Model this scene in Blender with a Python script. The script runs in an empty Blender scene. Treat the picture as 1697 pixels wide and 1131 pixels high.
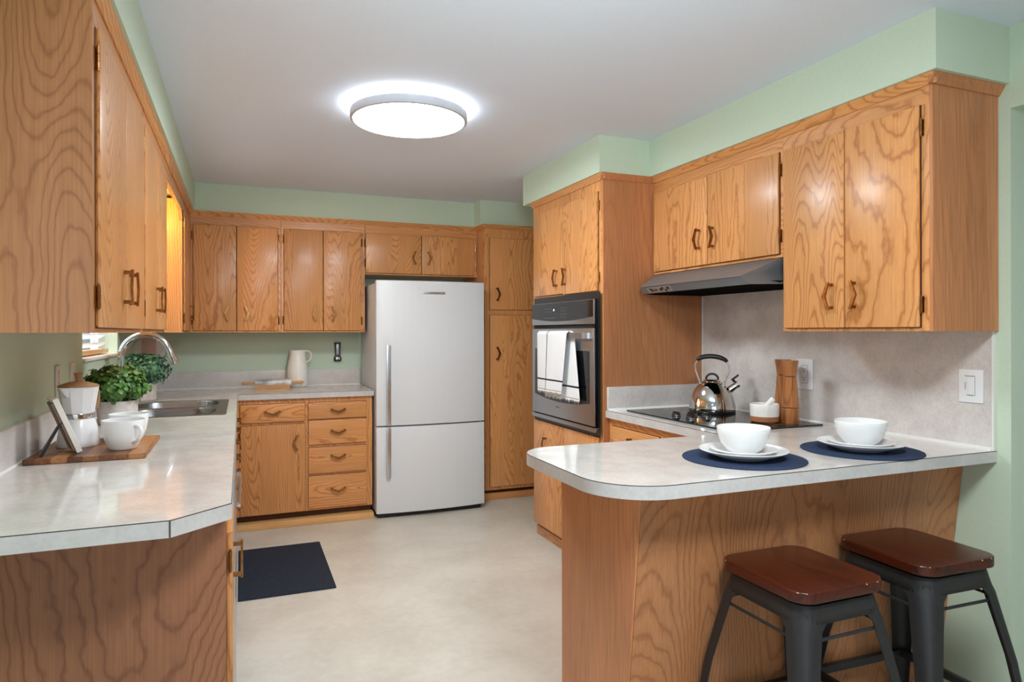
import bpy, bmesh, math, random
from mathutils import Vector, Matrix

C = bpy.context.scene.collection
S = bpy.context.scene
PI = math.pi

# ------------------------------------------------------------------ camera
cd = bpy.data.cameras.new('camera')
cam = bpy.data.objects.new('camera', cd)
C.objects.link(cam)
cd.sensor_width = 36.0
cd.lens = 36.0 * 1105.0 / 1697.0
cd.shift_y = -(565.5 - 550.6) / 1697.0
cd.clip_start = 0.02
cam.matrix_world = (Matrix.Translation((0, 0, 1.33)) @ Matrix.Rotation(math.radians(-22.09), 4, 'Z')
                    @ Matrix.Rotation(PI / 2, 4, 'X') @ Matrix.Rotation(-0.0019, 4, 'Z'))
S.camera = cam

# ------------------------------------------------------------------ world, lights, exposure
w = bpy.data.worlds.new('world')
S.world = w
w.use_nodes = True
w.node_tree.nodes['Background'].inputs[0].default_value = (0.90, 0.95, 1.0, 1)
w.node_tree.nodes['Background'].inputs[1].default_value = 0.38
S.view_settings.view_transform = 'Standard'
S.view_settings.look = 'None'
S.view_settings.exposure = 0.15
S.view_settings.gamma = 1.0
S.view_settings.use_curve_mapping = False


def area(name, loc, target, size, power, color, size_y=None, disk=False):
    l = bpy.data.lights.new(name, 'AREA')
    l.shape = 'DISK' if disk else 'RECTANGLE'
    l.size = size
    l.size_y = size_y or size
    l.energy = power
    l.color = color
    o = bpy.data.objects.new(name, l)
    C.objects.link(o)
    o.location = loc
    d = Vector(target) - Vector(loc)
    o.rotation_euler = d.to_track_quat('-Z', 'Y').to_euler()
    return o


# unseen fill light added behind the camera, and the dining-room ceiling lamp
area('rear_fill_light', (-1.2, -3.2, 1.5), (0.9, 3.5, 1.2), 2.4, 18, (0.86, 0.94, 1.0), 1.5)
area('dining_ceiling_lamp_light', (0.85, 0.45, 2.33), (0.85, 0.45, 0), 0.5, 40, (0.92, 0.98, 1.0), disk=True)
# unseen fill light added, aimed upward to brighten the ceiling
fl = area('ceiling_fill_light', (0.3, 0.35, 1.9), (0.75, 1.5, 2.6), 0.35, 11, (0.86, 0.97, 1.0), disk=True)
fl.data.spread = math.radians(100)
# daylight outside the sink window
area('sink_window_daylight', (-1.45, 4.03, 1.95), (-0.6, 4.03, 1.5), 1.0, 45, (0.86, 0.94, 1.0), 0.9)


# ------------------------------------------------------------------ helpers
class MB:
    def __init__(self):
        self.bm = bmesh.new()

    def box(self, x0, x1, y0, y1, z0, z1, bev=0.0, seg=2, mi=0):
        if x0 > x1: x0, x1 = x1, x0
        if y0 > y1: y0, y1 = y1, y0
        if z0 > z1: z0, z1 = z1, z0
        bm = self.bm
        vs = [bm.verts.new((x, y, z)) for x in (x0, x1) for y in (y0, y1) for z in (z0, z1)]
        fs = []
        for f in ((0, 1, 3, 2), (4, 6, 7, 5), (0, 4, 5, 1), (2, 3, 7, 6), (0, 2, 6, 4), (1, 5, 7, 3)):
            fc = bm.faces.new([vs[i] for i in f]); fc.material_index = mi
            fs.append(fc)
        if bev > 0:
            es = list({e for f in fs for e in f.edges})
            bmesh.ops.bevel(bm, geom=es, offset=bev, segments=seg, affect='EDGES', profile=0.6)
        return self

    def prism(self, poly, axis, a, b, bev=0.0, seg=2, mi=0, caps_only=False):
        """poly: 2D points; axis z: (x,y); y: (x,z); x: (y,z)"""
        def P(p, t):
            if axis == 'z': return (p[0], p[1], t)
            if axis == 'y': return (p[0], t, p[1])
            return (t, p[0], p[1])
        bm = self.bm
        va = [bm.verts.new(P(p, a)) for p in poly]
        vb = [bm.verts.new(P(p, b)) for p in poly]
        n = len(poly)
        fs = [bm.faces.new(va), bm.faces.new(list(reversed(vb)))]
        for i in range(n):
            j = (i + 1) % n
            fs.append(bm.faces.new([va[j], va[i], vb[i], vb[j]]))
        for f in fs: f.material_index = mi
        bmesh.ops.recalc_face_normals(bm, faces=fs)
        if bev > 0:
            es = set()
            for f in (fs[:2] if caps_only else fs):
                es |= set(f.edges)
            bmesh.ops.bevel(bm, geom=list(es), offset=bev, segments=seg, affect='EDGES', profile=0.6)
        return self

    def lathe(self, prof, cx=0, cy=0, cz=0, seg=40, close=False, mi=0, sq=None, rot=0.0):
        """prof: list of (r, z) from bottom outside to wherever; r==0 makes a pole. sq: superellipse exponent"""
        bm = self.bm
        rings = []
        for r, z in prof:
            if r <= 1e-6:
                rings.append([bm.verts.new((cx, cy, cz + z))])
            else:
                ring = []
                for k in range(seg):
                    a = 2 * PI * k / seg + rot
                    ca, sa = math.cos(a), math.sin(a)
                    rr = r
                    if sq:
                        b = a - rot
                        rr = r / ((abs(math.cos(b)) ** sq + abs(math.sin(b)) ** sq) ** (1 / sq))
                    ring.append(bm.verts.new((cx + rr * ca, cy + rr * sa, cz + z)))
                rings.append(ring)
        fs = []
        pairs = list(zip(rings[:-1], rings[1:]))
        if close: pairs.append((rings[-1], rings[0]))
        for A, B in pairs:
            if len(A) == 1 and len(B) == 1: continue
            for k in range(seg):
                j = (k + 1) % seg
                if len(A) == 1: fs.append(bm.faces.new([A[0], B[j], B[k]]))
                elif len(B) == 1: fs.append(bm.faces.new([A[k], A[j], B[0]]))
                else: fs.append(bm.faces.new([A[k], A[j], B[j], B[k]]))
        for f in fs: f.material_index = mi
        bmesh.ops.recalc_face_normals(bm, faces=fs)
        return self

    def tube(self, pts, r, seg=12, caps=True, mi=0, flat=1.0, up=None):
        bm = self.bm
        pts = [Vector(p) for p in pts]
        rs = r if isinstance(r, (list, tuple)) else [r] * len(pts)
        n = len(pts)
        tang = []
        for i in range(n):
            t = (pts[min(i + 1, n - 1)] - pts[max(i - 1, 0)])
            tang.append(t.normalized())
        u = Vector(up) if up else (Vector((0, 0, 1)) if abs(tang[0].z) < 0.9 else Vector((1, 0, 0)))
        u = (u - tang[0] * u.dot(tang[0])).normalized()
        rings = []
        for i in range(n):
            u = (u - tang[i] * u.dot(tang[i])).normalized()
            v = tang[i].cross(u)
            rings.append([bm.verts.new(pts[i] + (u * math.cos(2 * PI * k / seg) * flat + v * math.sin(2 * PI * k / seg)) * rs[i]) for k in range(seg)])
        fs = []
        for A, B in zip(rings[:-1], rings[1:]):
            for k in range(seg):
                j = (k + 1) % seg
                fs.append(bm.faces.new([A[k], A[j], B[j], B[k]]))
        if caps:
            fs.append(bm.faces.new(list(reversed(rings[0]))))
            fs.append(bm.faces.new(rings[-1]))
        for f in fs: f.material_index = mi
        bmesh.ops.recalc_face_normals(bm, faces=fs)
        return self

    def loft(self, loops, caps=True, mi=0, closed=True):
        bm = self.bm
        rings = [[bm.verts.new(p) for p in L] for L in loops]
        n = len(rings[0])
        fs = []
        for A, B in zip(rings[:-1], rings[1:]):
            for k in range(n if closed else n - 1):
                j = (k + 1) % n
                fs.append(bm.faces.new([A[k], A[j], B[j], B[k]]))
        if caps:
            fs.append(bm.faces.new(list(reversed(rings[0]))))
            fs.append(bm.faces.new(rings[-1]))
        for f in fs: f.material_index = mi
        bmesh.ops.recalc_face_normals(bm, faces=fs)
        return self

    def poly(self, pts, mi=0):
        f = self.bm.faces.new([self.bm.verts.new(p) for p in pts]); f.material_index = mi
        return self

    def sphere(self, c, r, sx=1, sy=1, sz=1, seg=16):
        m = Matrix.Translation(c) @ Matrix.Diagonal((r * sx, r * sy, r * sz, 1))
        bmesh.ops.create_uvsphere(self.bm, u_segments=seg, v_segments=max(6, seg // 2), radius=1, matrix=m)
        return self

    def xform(self, m):
        self.bm.transform(m)
        return self

    def build(self, name, mat, parent=None, smooth=38):
        root = parent
        off = Vector((0, 0, 0))
        while root is not None:
            off += root.location
            root = root.parent
        me = bpy.data.meshes.new(name)
        if off.length > 0:
            bmesh.ops.translate(self.bm, verts=self.bm.verts, vec=-off)
        self.bm.to_mesh(me)
        self.bm.free()
        for m in (mat if isinstance(mat, (list, tuple)) else [mat]):
            me.materials.append(m)
        if smooth:
            me.polygons.foreach_set('use_smooth', [True] * len(me.polygons))
            me.set_sharp_from_angle(angle=math.radians(smooth))
        o = bpy.data.objects.new(name, me)
        C.objects.link(o)
        if parent is not None: o.parent = parent
        return o


def tag(o, label, cat, group=None):
    o['label'] = label
    o['category'] = cat
    if group: o['group'] = group
    return o


def thing(name, label, cat, loc=(0, 0, 0), group=None):
    o = bpy.data.objects.new(name, None)
    o.empty_display_size = 0.05
    C.objects.link(o)
    o.location = loc
    return tag(o, label, cat, group)


def struct(o, label=None):
    o['kind'] = 'structure'
    if label: o['label'] = label
    return o


def rrect(x0, x1, y0, y1, r, n=6, rs=None):
    """rounded rectangle outline, counter-clockwise; rs = radii (x0y0, x1y0, x1y1, x0y1)"""
    rs = rs or (r, r, r, r)
    pts = []
    for (cx, cy, a0, rr) in ((x0 + rs[0], y0 + rs[0], PI, rs[0]), (x1 - rs[1], y0 + rs[1], 1.5 * PI, rs[1]),
                             (x1 - rs[2], y1 - rs[2], 0, rs[2]), (x0 + rs[3], y1 - rs[3], 0.5 * PI, rs[3])):
        if rr < 1e-5:
            pts.append((cx, cy))
            continue
        for k in range(n + 1):
            a = a0 + 0.5 * PI * k / n
            pts.append((cx + rr * math.cos(a), cy + rr * math.sin(a)))
    return pts


def bez(p0, p1, p2, p3, n=12):
    p0, p1, p2, p3 = map(Vector, (p0, p1, p2, p3))
    out = []
    for i in range(n + 1):
        t = i / n
        out.append(p0 * (1 - t) ** 3 + p1 * 3 * t * (1 - t) ** 2 + p2 * 3 * t * t * (1 - t) + p3 * t ** 3)
    return out


# ------------------------------------------------------------------ materials
def lin(c):
    return tuple(((v / 255) / 12.92 if v / 255 <= 0.04045 else ((v / 255 + 0.055) / 1.055) ** 2.4) for v in c) + (1,)


def newmat(name):
    m = bpy.data.materials.new(name)
    m.use_nodes = True
    nt = m.node_tree
    return m, nt, nt.nodes['Principled BSDF']


def plain(name, rgb, rough=0.5, metal=0.0, spec=0.5, var=0.0, scale=30.0, bump=0.0, coat=0.0, emit=None, estr=0.0):
    m, nt, b = newmat(name)
    col = lin(rgb)
    b.inputs['Base Color'].default_value = col
    b.inputs['Roughness'].default_value = rough
    b.inputs['Metallic'].default_value = metal
    b.inputs['Specular IOR Level'].default_value = spec
    b.inputs['Coat Weight'].default_value = coat
    if emit:
        b.inputs['Emission Color'].default_value = lin(emit)
        b.inputs['Emission Strength'].default_value = estr
    tc = nt.nodes.new('ShaderNodeTexCoord')
    nz = nt.nodes.new('ShaderNodeTexNoise')
    nz.inputs['Scale'].default_value = scale
    nz.inputs['Detail'].default_value = 3
    nt.links.new(tc.outputs['Object'], nz.inputs['Vector'])
    if var > 0:
        rp = nt.nodes.new('ShaderNodeValToRGB')
        rp.color_ramp.elements[0].position = 0.3
        rp.color_ramp.elements[1].position = 0.7
        rp.color_ramp.elements[0].color = tuple(max(0, c * (1 - var)) for c in col[:3]) + (1,)
        rp.color_ramp.elements[1].color = tuple(min(1, c * (1 + var)) for c in col[:3]) + (1,)
        nt.links.new(nz.outputs['Fac'], rp.inputs['Fac'])
        nt.links.new(rp.outputs['Color'], b.inputs['Base Color'])
    if bump > 0:
        bp = nt.nodes.new('ShaderNodeBump')
        bp.inputs['Strength'].default_value = bump
        bp.inputs['Distance'].default_value = 0.002
        nt.links.new(nz.outputs['Fac'], bp.inputs['Height'])
        nt.links.new(bp.outputs['Normal'], b.inputs['Normal'])
    return m


def wood(name, light, dark, axis='z', ring=84, rough=0.32, scale=2.3, stretch=0.13, contrast=1.0, bump=0.12, coat=0.14, fine=0.10, dist=0.5):
    m, nt, b = newmat(name)
    L = nt.links.new
    N = nt.nodes.new
    tc = N('ShaderNodeTexCoord')
    oi = N('ShaderNodeObjectInfo')
    cmb = N('ShaderNodeCombineXYZ')
    for i, k in enumerate((37.0, 91.0, 53.0)):
        mm = N('ShaderNodeMath'); mm.operation = 'MULTIPLY'; mm.inputs[1].default_value = k
        L(oi.outputs['Random'], mm.inputs[0]); L(mm.outputs[0], cmb.inputs[i])
    ad = N('ShaderNodeVectorMath'); ad.operation = 'ADD'
    L(tc.outputs['Object'], ad.inputs[0]); L(cmb.outputs[0], ad.inputs[1])
    sc = [1.0, 1.0, 1.0]; sc['xyz'.index(axis)] = stretch
    mu = N('ShaderNodeVectorMath'); mu.operation = 'MULTIPLY'; mu.inputs[1].default_value = sc
    L(ad.outputs[0], mu.inputs[0])
    nz = N('ShaderNodeTexNoise')
    nz.inputs['Scale'].default_value = scale; nz.inputs['Detail'].default_value = 2.0
    nz.inputs['Roughness'].default_value = 0.35; nz.inputs['Distortion'].default_value = dist
    L(mu.outputs[0], nz.inputs['Vector'])
    # small wobble of the growth rings
    wb = N('ShaderNodeTexNoise'); wb.inputs['Scale'].default_value = 22.0; wb.inputs['Detail'].default_value = 2.0
    sc2 = [1.0, 1.0, 1.0]; sc2['xyz'.index(axis)] = 0.55
    mu2 = N('ShaderNodeVectorMath'); mu2.operation = 'MULTIPLY'; mu2.inputs[1].default_value = sc2
    L(ad.outputs[0], mu2.inputs[0]); L(mu2.outputs[0], wb.inputs['Vector'])
    wm = N('ShaderNodeMath'); wm.operation = 'MULTIPLY_ADD'; wm.inputs[1].default_value = 0.015
    L(wb.outputs['Fac'], wm.inputs[0]); L(nz.outputs['Fac'], wm.inputs[2])
    rm = N('ShaderNodeMath'); rm.operation = 'MULTIPLY'; rm.inputs[1].default_value = ring
    L(wm.outputs[0], rm.inputs[0])
    # a steady drift of the rings across the board, so no broad flat patches
    kv = [ring * 0.30] * 3; kv['xyz'.index(axis)] = ring * 0.035
    dp_ = N('ShaderNodeVectorMath'); dp_.operation = 'DOT_PRODUCT'; dp_.inputs[1].default_value = kv
    L(ad.outputs[0], dp_.inputs[0])
    ra = N('ShaderNodeMath'); ra.operation = 'ADD'
    L(rm.outputs[0], ra.inputs[0]); L(dp_.outputs['Value'], ra.inputs[1])
    fr = N('ShaderNodeMath'); fr.operation = 'FRACT'
    L(ra.outputs[0], fr.inputs[0])
    rp = N('ShaderNodeValToRGB')
    e = rp.color_ramp.elements
    e[0].position = 0.0; e[0].color = (0.10, 0.10, 0.10, 1)
    e[1].position = 1.0; e[1].color = (0.12, 0.12, 0.12, 1)
    for p, v in ((0.30, 0.0), (0.66, 0.14 * contrast), (0.82, 0.72 * contrast), (0.93, 0.42 * contrast)):
        q = e.new(p); q.color = (v, v, v, 1)
    L(fr.outputs[0], rp.inputs['Fac'])
    # fine fibres
    sc3 = [190.0, 190.0, 190.0]; sc3['xyz'.index(axis)] = 5.0
    mu3 = N('ShaderNodeVectorMath'); mu3.operation = 'MULTIPLY'; mu3.inputs[1].default_value = sc3
    L(ad.outputs[0], mu3.inputs[0])
    fz = N('ShaderNodeTexNoise'); fz.inputs['Scale'].default_value = 1.0; fz.inputs['Detail'].default_value = 2.0
    L(mu3.outputs[0], fz.inputs['Vector'])
    # broad tone drift along the board
    bz = N('ShaderNodeTexNoise'); bz.inputs['Scale'].default_value = 3.2; bz.inputs['Detail'].default_value = 1.0
    L(mu.outputs[0], bz.inputs['Vector'])
    mixa = N('ShaderNodeMix'); mixa.data_type = 'RGBA'
    mixa.inputs[6].default_value = lin(light); mixa.inputs[7].default_value = lin(dark)
    L(rp.outputs['Color'], mixa.inputs[0])
    mr = N('ShaderNodeMapRange'); mr.inputs[1].default_value = 0.3; mr.inputs[2].default_value = 0.7
    mr.inputs[3].default_value = 1 - fine; mr.inputs[4].default_value = 1 + fine
    L(fz.outputs['Fac'], mr.inputs[0])
    mr2 = N('ShaderNodeMapRange'); mr2.inputs[1].default_value = 0.3; mr2.inputs[2].default_value = 0.7
    mr2.inputs[3].default_value = 0.88; mr2.inputs[4].default_value = 1.10
    L(bz.outputs['Fac'], mr2.inputs[0])
    mm = N('ShaderNodeMath'); mm.operation = 'MULTIPLY'
    L(mr.outputs[0], mm.inputs[0]); L(mr2.outputs[0], mm.inputs[1])
    vm = N('ShaderNodeVectorMath'); vm.operation = 'SCALE'
    L(mixa.outputs[2], vm.inputs[0]); L(mm.outputs[0], vm.inputs['Scale'])
    L(vm.outputs[0], b.inputs['Base Color'])
    b.inputs['Roughness'].default_value = rough
    b.inputs['Coat Weight'].default_value = coat
    b.inputs['Coat Roughness'].default_value = 0.16
    b.inputs['Specular IOR Level'].default_value = 0.36
    if bump > 0:
        bp = N('ShaderNodeBump'); bp.inputs['Strength'].default_value = bump; bp.inputs['Distance'].default_value = 0.0015
        bp.invert = True
        L(rp.outputs['Color'], bp.inputs['Height']); L(bp.outputs['Normal'], b.inputs['Normal'])
        L(bp.outputs['Normal'], b.inputs['Coat Normal'])
    return m


def stone(name, base, alt, rough=0.2, sc1=6.0, sc2=90.0, coat=0.0, amt2=0.35):
    m, nt, b = newmat(name)
    L = nt.links.new; N = nt.nodes.new
    tc = N('ShaderNodeTexCoord')
    a = N('ShaderNodeTexNoise'); a.inputs['Scale'].default_value = sc1; a.inputs['Detail'].default_value = 5; a.inputs['Roughness'].default_value = 0.6
    c = N('ShaderNodeTexNoise'); c.inputs['Scale'].default_value = sc2; c.inputs['Detail'].default_value = 4
    L(tc.outputs['Object'], a.inputs['Vector']); L(tc.outputs['Object'], c.inputs['Vector'])
    mx = N('ShaderNodeMix'); mx.data_type = 'FLOAT'; mx.inputs[0].default_value = amt2
    L(a.outputs['Fac'], mx.inputs[2]); L(c.outputs['Fac'], mx.inputs[3])
    rp = N('ShaderNodeValToRGB')
    rp.color_ramp.elements[0].position = 0.36; rp.color_ramp.elements[0].color = lin(alt)
    rp.color_ramp.elements[1].position = 0.60; rp.color_ramp.elements[1].color = lin(base)
    L(mx.outputs[0], rp.inputs['Fac']); L(rp.outputs['Color'], b.inputs['Base Color'])
    b.inputs['Roughness'].default_value = rough
    b.inputs['Coat Weight'].default_value = coat
    return m


def brushed(name, rgb, rough=0.3, axis='x', amt=0.12):
    m, nt, b = newmat(name)
    L = nt.links.new; N = nt.nodes.new
    b.inputs['Base Color'].default_value = lin(rgb)
    b.inputs['Metallic'].default_value = 1.0
    tc = N('ShaderNodeTexCoord')
    mu = N('ShaderNodeVectorMath'); mu.operation = 'MULTIPLY'
    s = [400.0, 400.0, 400.0]; s['xyz'.index(axis)] = 4.0
    mu.inputs[1].default_value = s
    L(tc.outputs['Object'], mu.inputs[0])
    n = N('ShaderNodeTexNoise'); n.inputs['Scale'].default_value = 1.0; n.inputs['Detail'].default_value = 2
    L(mu.outputs[0], n.inputs['Vector'])
    mr = N('ShaderNodeMapRange'); mr.inputs[3].default_value = rough - amt; mr.inputs[4].default_value = rough + amt
    L(n.outputs['Fac'], mr.inputs[0]); L(mr.outputs[0], b.inputs['Roughness'])
    return m


def weave(name, ca, cb, scale, rough=0.9, bump=0.5, rings=False):
    m, nt, b = newmat(name)
    L = nt.links.new; N = nt.nodes.new
    tc = N('ShaderNodeTexCoord')
    wv = N('ShaderNodeTexWave')
    if rings:
        wv.wave_type = 'RINGS'; wv.rings_direction = 'Z'
    else:
        wv.bands_direction = 'X'
    wv.inputs['Scale'].default_value = scale
    wv.inputs['Distortion'].default_value = 0.6
    wv.inputs['Detail Scale'].default_value = 3
    vo = N('ShaderNodeTexVoronoi'); vo.inputs['Scale'].default_value = scale * 2.6
    L(tc.outputs['Object'], wv.inputs['Vector']); L(tc.outputs['Object'], vo.inputs['Vector'])
    mx = N('ShaderNodeMix'); mx.data_type = 'FLOAT'; mx.inputs[0].default_value = 0.45
    L(wv.outputs['Fac'], mx.inputs[2]); L(vo.outputs['Distance'], mx.inputs[3])
    rp = N('ShaderNodeValToRGB')
    rp.color_ramp.elements[0].position = 0.15; rp.color_ramp.elements[0].color = lin(ca)
    rp.color_ramp.elements[1].position = 0.75; rp.color_ramp.elements[1].color = lin(cb)
    L(mx.outputs[0], rp.inputs['Fac']); L(rp.outputs['Color'], b.inputs['Base Color'])
    b.inputs['Roughness'].default_value = rough
    b.inputs['Specular IOR Level'].default_value = 0.25
    bp = N('ShaderNodeBump'); bp.inputs['Strength'].default_value = bump; bp.inputs['Distance'].default_value = 0.002
    L(mx.outputs[0], bp.inputs['Height']); L(bp.outputs['Normal'], b.inputs['Normal'])
    return m


M = {}
HON_L, HON_D = (220, 156, 97), (168, 98, 46)
PAN_L, PAN_D = (184, 126, 84), (138, 84, 52)
M['oak'] = wood('oak_vertical', HON_L, HON_D, 'z')
M['oak_x'] = wood('oak_along_x', HON_L, HON_D, 'x')
M['oak_y'] = wood('oak_along_y', HON_L, HON_D, 'y')
M['panel'] = wood('veneer_panel', PAN_L, PAN_D, 'z', ring=76, scale=2.0, stretch=0.17, coat=0.1, rough=0.38, contrast=0.85)
M['panel_shaded'] = wood('veneer_panel_shaded', (156, 104, 74), (110, 66, 44), 'z', ring=84, scale=2.0, stretch=0.20, coat=0.1, rough=0.38, contrast=0.9)  # panel veneer darkened to paint in the shade under the counter end
M['panel_fine'] = wood('veneer_fine', (198, 132, 87), (162, 100, 61), 'z', ring=40, scale=2.2, stretch=0.12, coat=0.1, rough=0.38, contrast=0.5, fine=0.14)
M['maple'] = wood('pale_rail', (226, 176, 116), (190, 130, 74), 'x', ring=12, contrast=0.5)
M['wall'] = plain('sage_paint', (202, 218, 196), 0.55, spec=0.3, var=0.02, scale=120, bump=0.06)
M['ceiling'] = plain('ceiling_paint', (226, 234, 246), 0.7, spec=0.2, var=0.02, scale=160, bump=0.06)
M['floor'] = stone('vinyl_floor', (214, 208, 197), (198, 190, 177), rough=0.34, sc1=2.6, sc2=26, amt2=0.25)
M['laminate'] = stone('laminate_top', (229, 225, 220), (211, 204, 198), rough=0.13, sc1=9, sc2=120, coat=0.3)
M['edge'] = stone('laminate_edge', (208, 205, 203), (192, 190, 189), rough=0.3, sc1=9, sc2=90)
M['splash'] = stone('laminate_splash', (220, 214, 210), (198, 190, 187), rough=0.28, sc1=7, sc2=110)
M['seam'] = plain('dark_seam', (62, 58, 54), 0.6)
M['caulk'] = plain('white_caulk', (232, 230, 226), 0.4)
M['fridge'] = plain('fridge_white', (226, 228, 231), 0.32, var=0.006, scale=200)
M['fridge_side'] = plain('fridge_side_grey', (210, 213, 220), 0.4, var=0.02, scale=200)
M['steel'] = brushed('stainless', (180, 182, 186), 0.36, 'y')
M['steel_x'] = brushed('stainless_x', (186, 187, 190), 0.30, 'x')
M['steel_z'] = brushed('stainless_z', (196, 198, 202), 0.28, 'z')
M['hood'] = plain('hood_steel', (122, 125, 129), 0.38, metal=0.4, var=0.04, scale=300)
M['steel_dark'] = brushed('sink_steel', (140, 142, 145), 0.30, 'x')
M['chrome'] = plain('chrome', (214, 216, 220), 0.07, metal=1.0)
M['kettle'] = plain('polished_steel', (212, 208, 202), 0.06, metal=1.0)
M['brass'] = plain('antique_brass', (150, 104, 60), 0.25, metal=1.0, var=0.25, scale=60)
M['black'] = plain('black_plastic', (26, 26, 27), 0.35)
M['blackgloss'] = plain('black_glass', (14, 14, 16), 0.06)
M['darkmetal'] = plain('gunmetal_paint', (46, 46, 47), 0.42, metal=0.25, var=0.08, scale=50)
M['matteblack'] = plain('matte_black', (16, 15, 15), 0.95, spec=0.02)
M['dark'] = plain('shadow_gap', (28, 22, 18), 0.9)
M['toe_gap_shade'] = plain('toe_kick', (84, 52, 30), 0.7, var=0.1)  # toe kicks, and the painted shadow line around the fronts
M['white'] = plain('white_ceramic', (240, 240, 240), 0.16)
M['whiteplastic'] = plain('white_plastic', (236, 237, 240), 0.35)
M['almond'] = plain('almond_plastic', (222, 214, 206), 0.4)
M['enamel'] = plain('white_enamel', (238, 238, 240), 0.22)
M['stoneware'] = plain('stoneware', (244, 241, 236), 0.22, var=0.02, scale=40)
M['concrete'] = stone('pot_concrete', (214, 206, 200), (190, 180, 174), rough=0.7, sc1=14, sc2=60)
M['terracotta'] = plain('terracotta', (176, 112, 72), 0.6, var=0.06)
M['acacia'] = wood('acacia', (176, 112, 62), (110, 62, 32), 'z', ring=12, scale=7, stretch=0.14, contrast=0.9, rough=0.35, coat=0.15)
M['acacia_y'] = wood('acacia_y', (178, 118, 70), (112, 64, 34), 'y', ring=9, scale=9, stretch=0.1, contrast=0.9, rough=0.4, coat=0.05)
M['beech'] = wood('beech', (206, 158, 106), (180, 128, 78), 'x', ring=8, contrast=0.5, rough=0.45, coat=0)
M['taupe'] = plain('frame_back', (140, 120, 102), 0.7, var=0.1)
M['knobwood'] = plain('lid_wood', (166, 126, 92), 0.5, var=0.1, scale=60)
M['mahogany'] = wood('mahogany_stain', (76, 27, 11), (38, 12, 6), 'y', ring=14, scale=5, stretch=0.12, contrast=0.9, rough=0.28, coat=0.2, bump=0.05)
M['leaf'] = plain('leaf_green', (84, 128, 58), 0.45, var=0.5, scale=22)
M['leafblue'] = plain('leaf_bluegreen', (88, 140, 108), 0.45, var=0.45, scale=22)
M['soil'] = plain('moss_fill', (40, 48, 26), 0.9)
M['rug'] = weave('rug_navy', (20, 25, 33), (48, 57, 71), 55, bump=0.7)
M['mat'] = weave('placemat_navy', (26, 34, 52), (54, 72, 106), 60, rings=True, bump=0.8)
M['linen'] = plain('tea_towel_white', (234, 234, 236), 0.9, spec=0.1, var=0.03, scale=400, bump=0.25)
M['linen_dark'] = plain('tea_towel_stripe', (52, 52, 58), 0.9, spec=0.1)
M['marble'] = stone('marble_grey', (222, 222, 222), (120, 122, 128), rough=0.2, sc1=11, sc2=30, amt2=0.2)
M['pink'] = plain('pink_board', (226, 198, 192), 0.5, var=0.03)
M['glasspane'] = plain('window_daylight', (225, 236, 250), 0.1)
M['led'] = plain('clock_digits', (150, 190, 255), 0.4, emit=(150, 190, 255), estr=3.0)
M['print'] = plain('grey_print', (128, 128, 132), 0.5)
M['darkprint'] = plain('dark_print', (52, 52, 54), 0.5)
M['badge'] = plain('badge_silver', (172, 172, 174), 0.3, metal=0.6)
M['lampglow'] = plain('lamp_diffuser', (255, 255, 252), 0.5, emit=(238, 250, 255), estr=43.0)
M['lamphalo'] = plain('lamp_backlight', (255, 255, 252), 0.5, emit=(242, 250, 255), estr=19.0)
M['lampring'] = plain('lamp_ring', (190, 190, 194), 0.4)
M['bulb'] = plain('warm_bulb', (255, 200, 120), 0.5, emit=(255, 190, 96), estr=30.0)

# thin translucent blind slats
sm_, snt, sb_ = newmat('blind_slat')
tr_ = snt.nodes.new('ShaderNodeBsdfTranslucent'); tr_.inputs['Color'].default_value = (0.9, 0.92, 0.95, 1)
mx_s = snt.nodes.new('ShaderNodeMixShader'); mx_s.inputs[0].default_value = 0.55
sb_.inputs['Base Color'].default_value = (0.86, 0.88, 0.9, 1)
snt.links.new(sb_.outputs[0], mx_s.inputs[1]); snt.links.new(tr_.outputs[0], mx_s.inputs[2])
snt.links.new(mx_s.outputs[0], snt.nodes['Material Output'].inputs['Surface'])
M['slat'] = sm_

# clear window glass
gm, gnt, gb = newmat('clear_glass')
gb.inputs['Transmission Weight'].default_value = 1.0
gb.inputs['Roughness'].default_value = 0.0
gb.inputs['IOR'].default_value = 1.05
M['glass'] = gm

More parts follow.
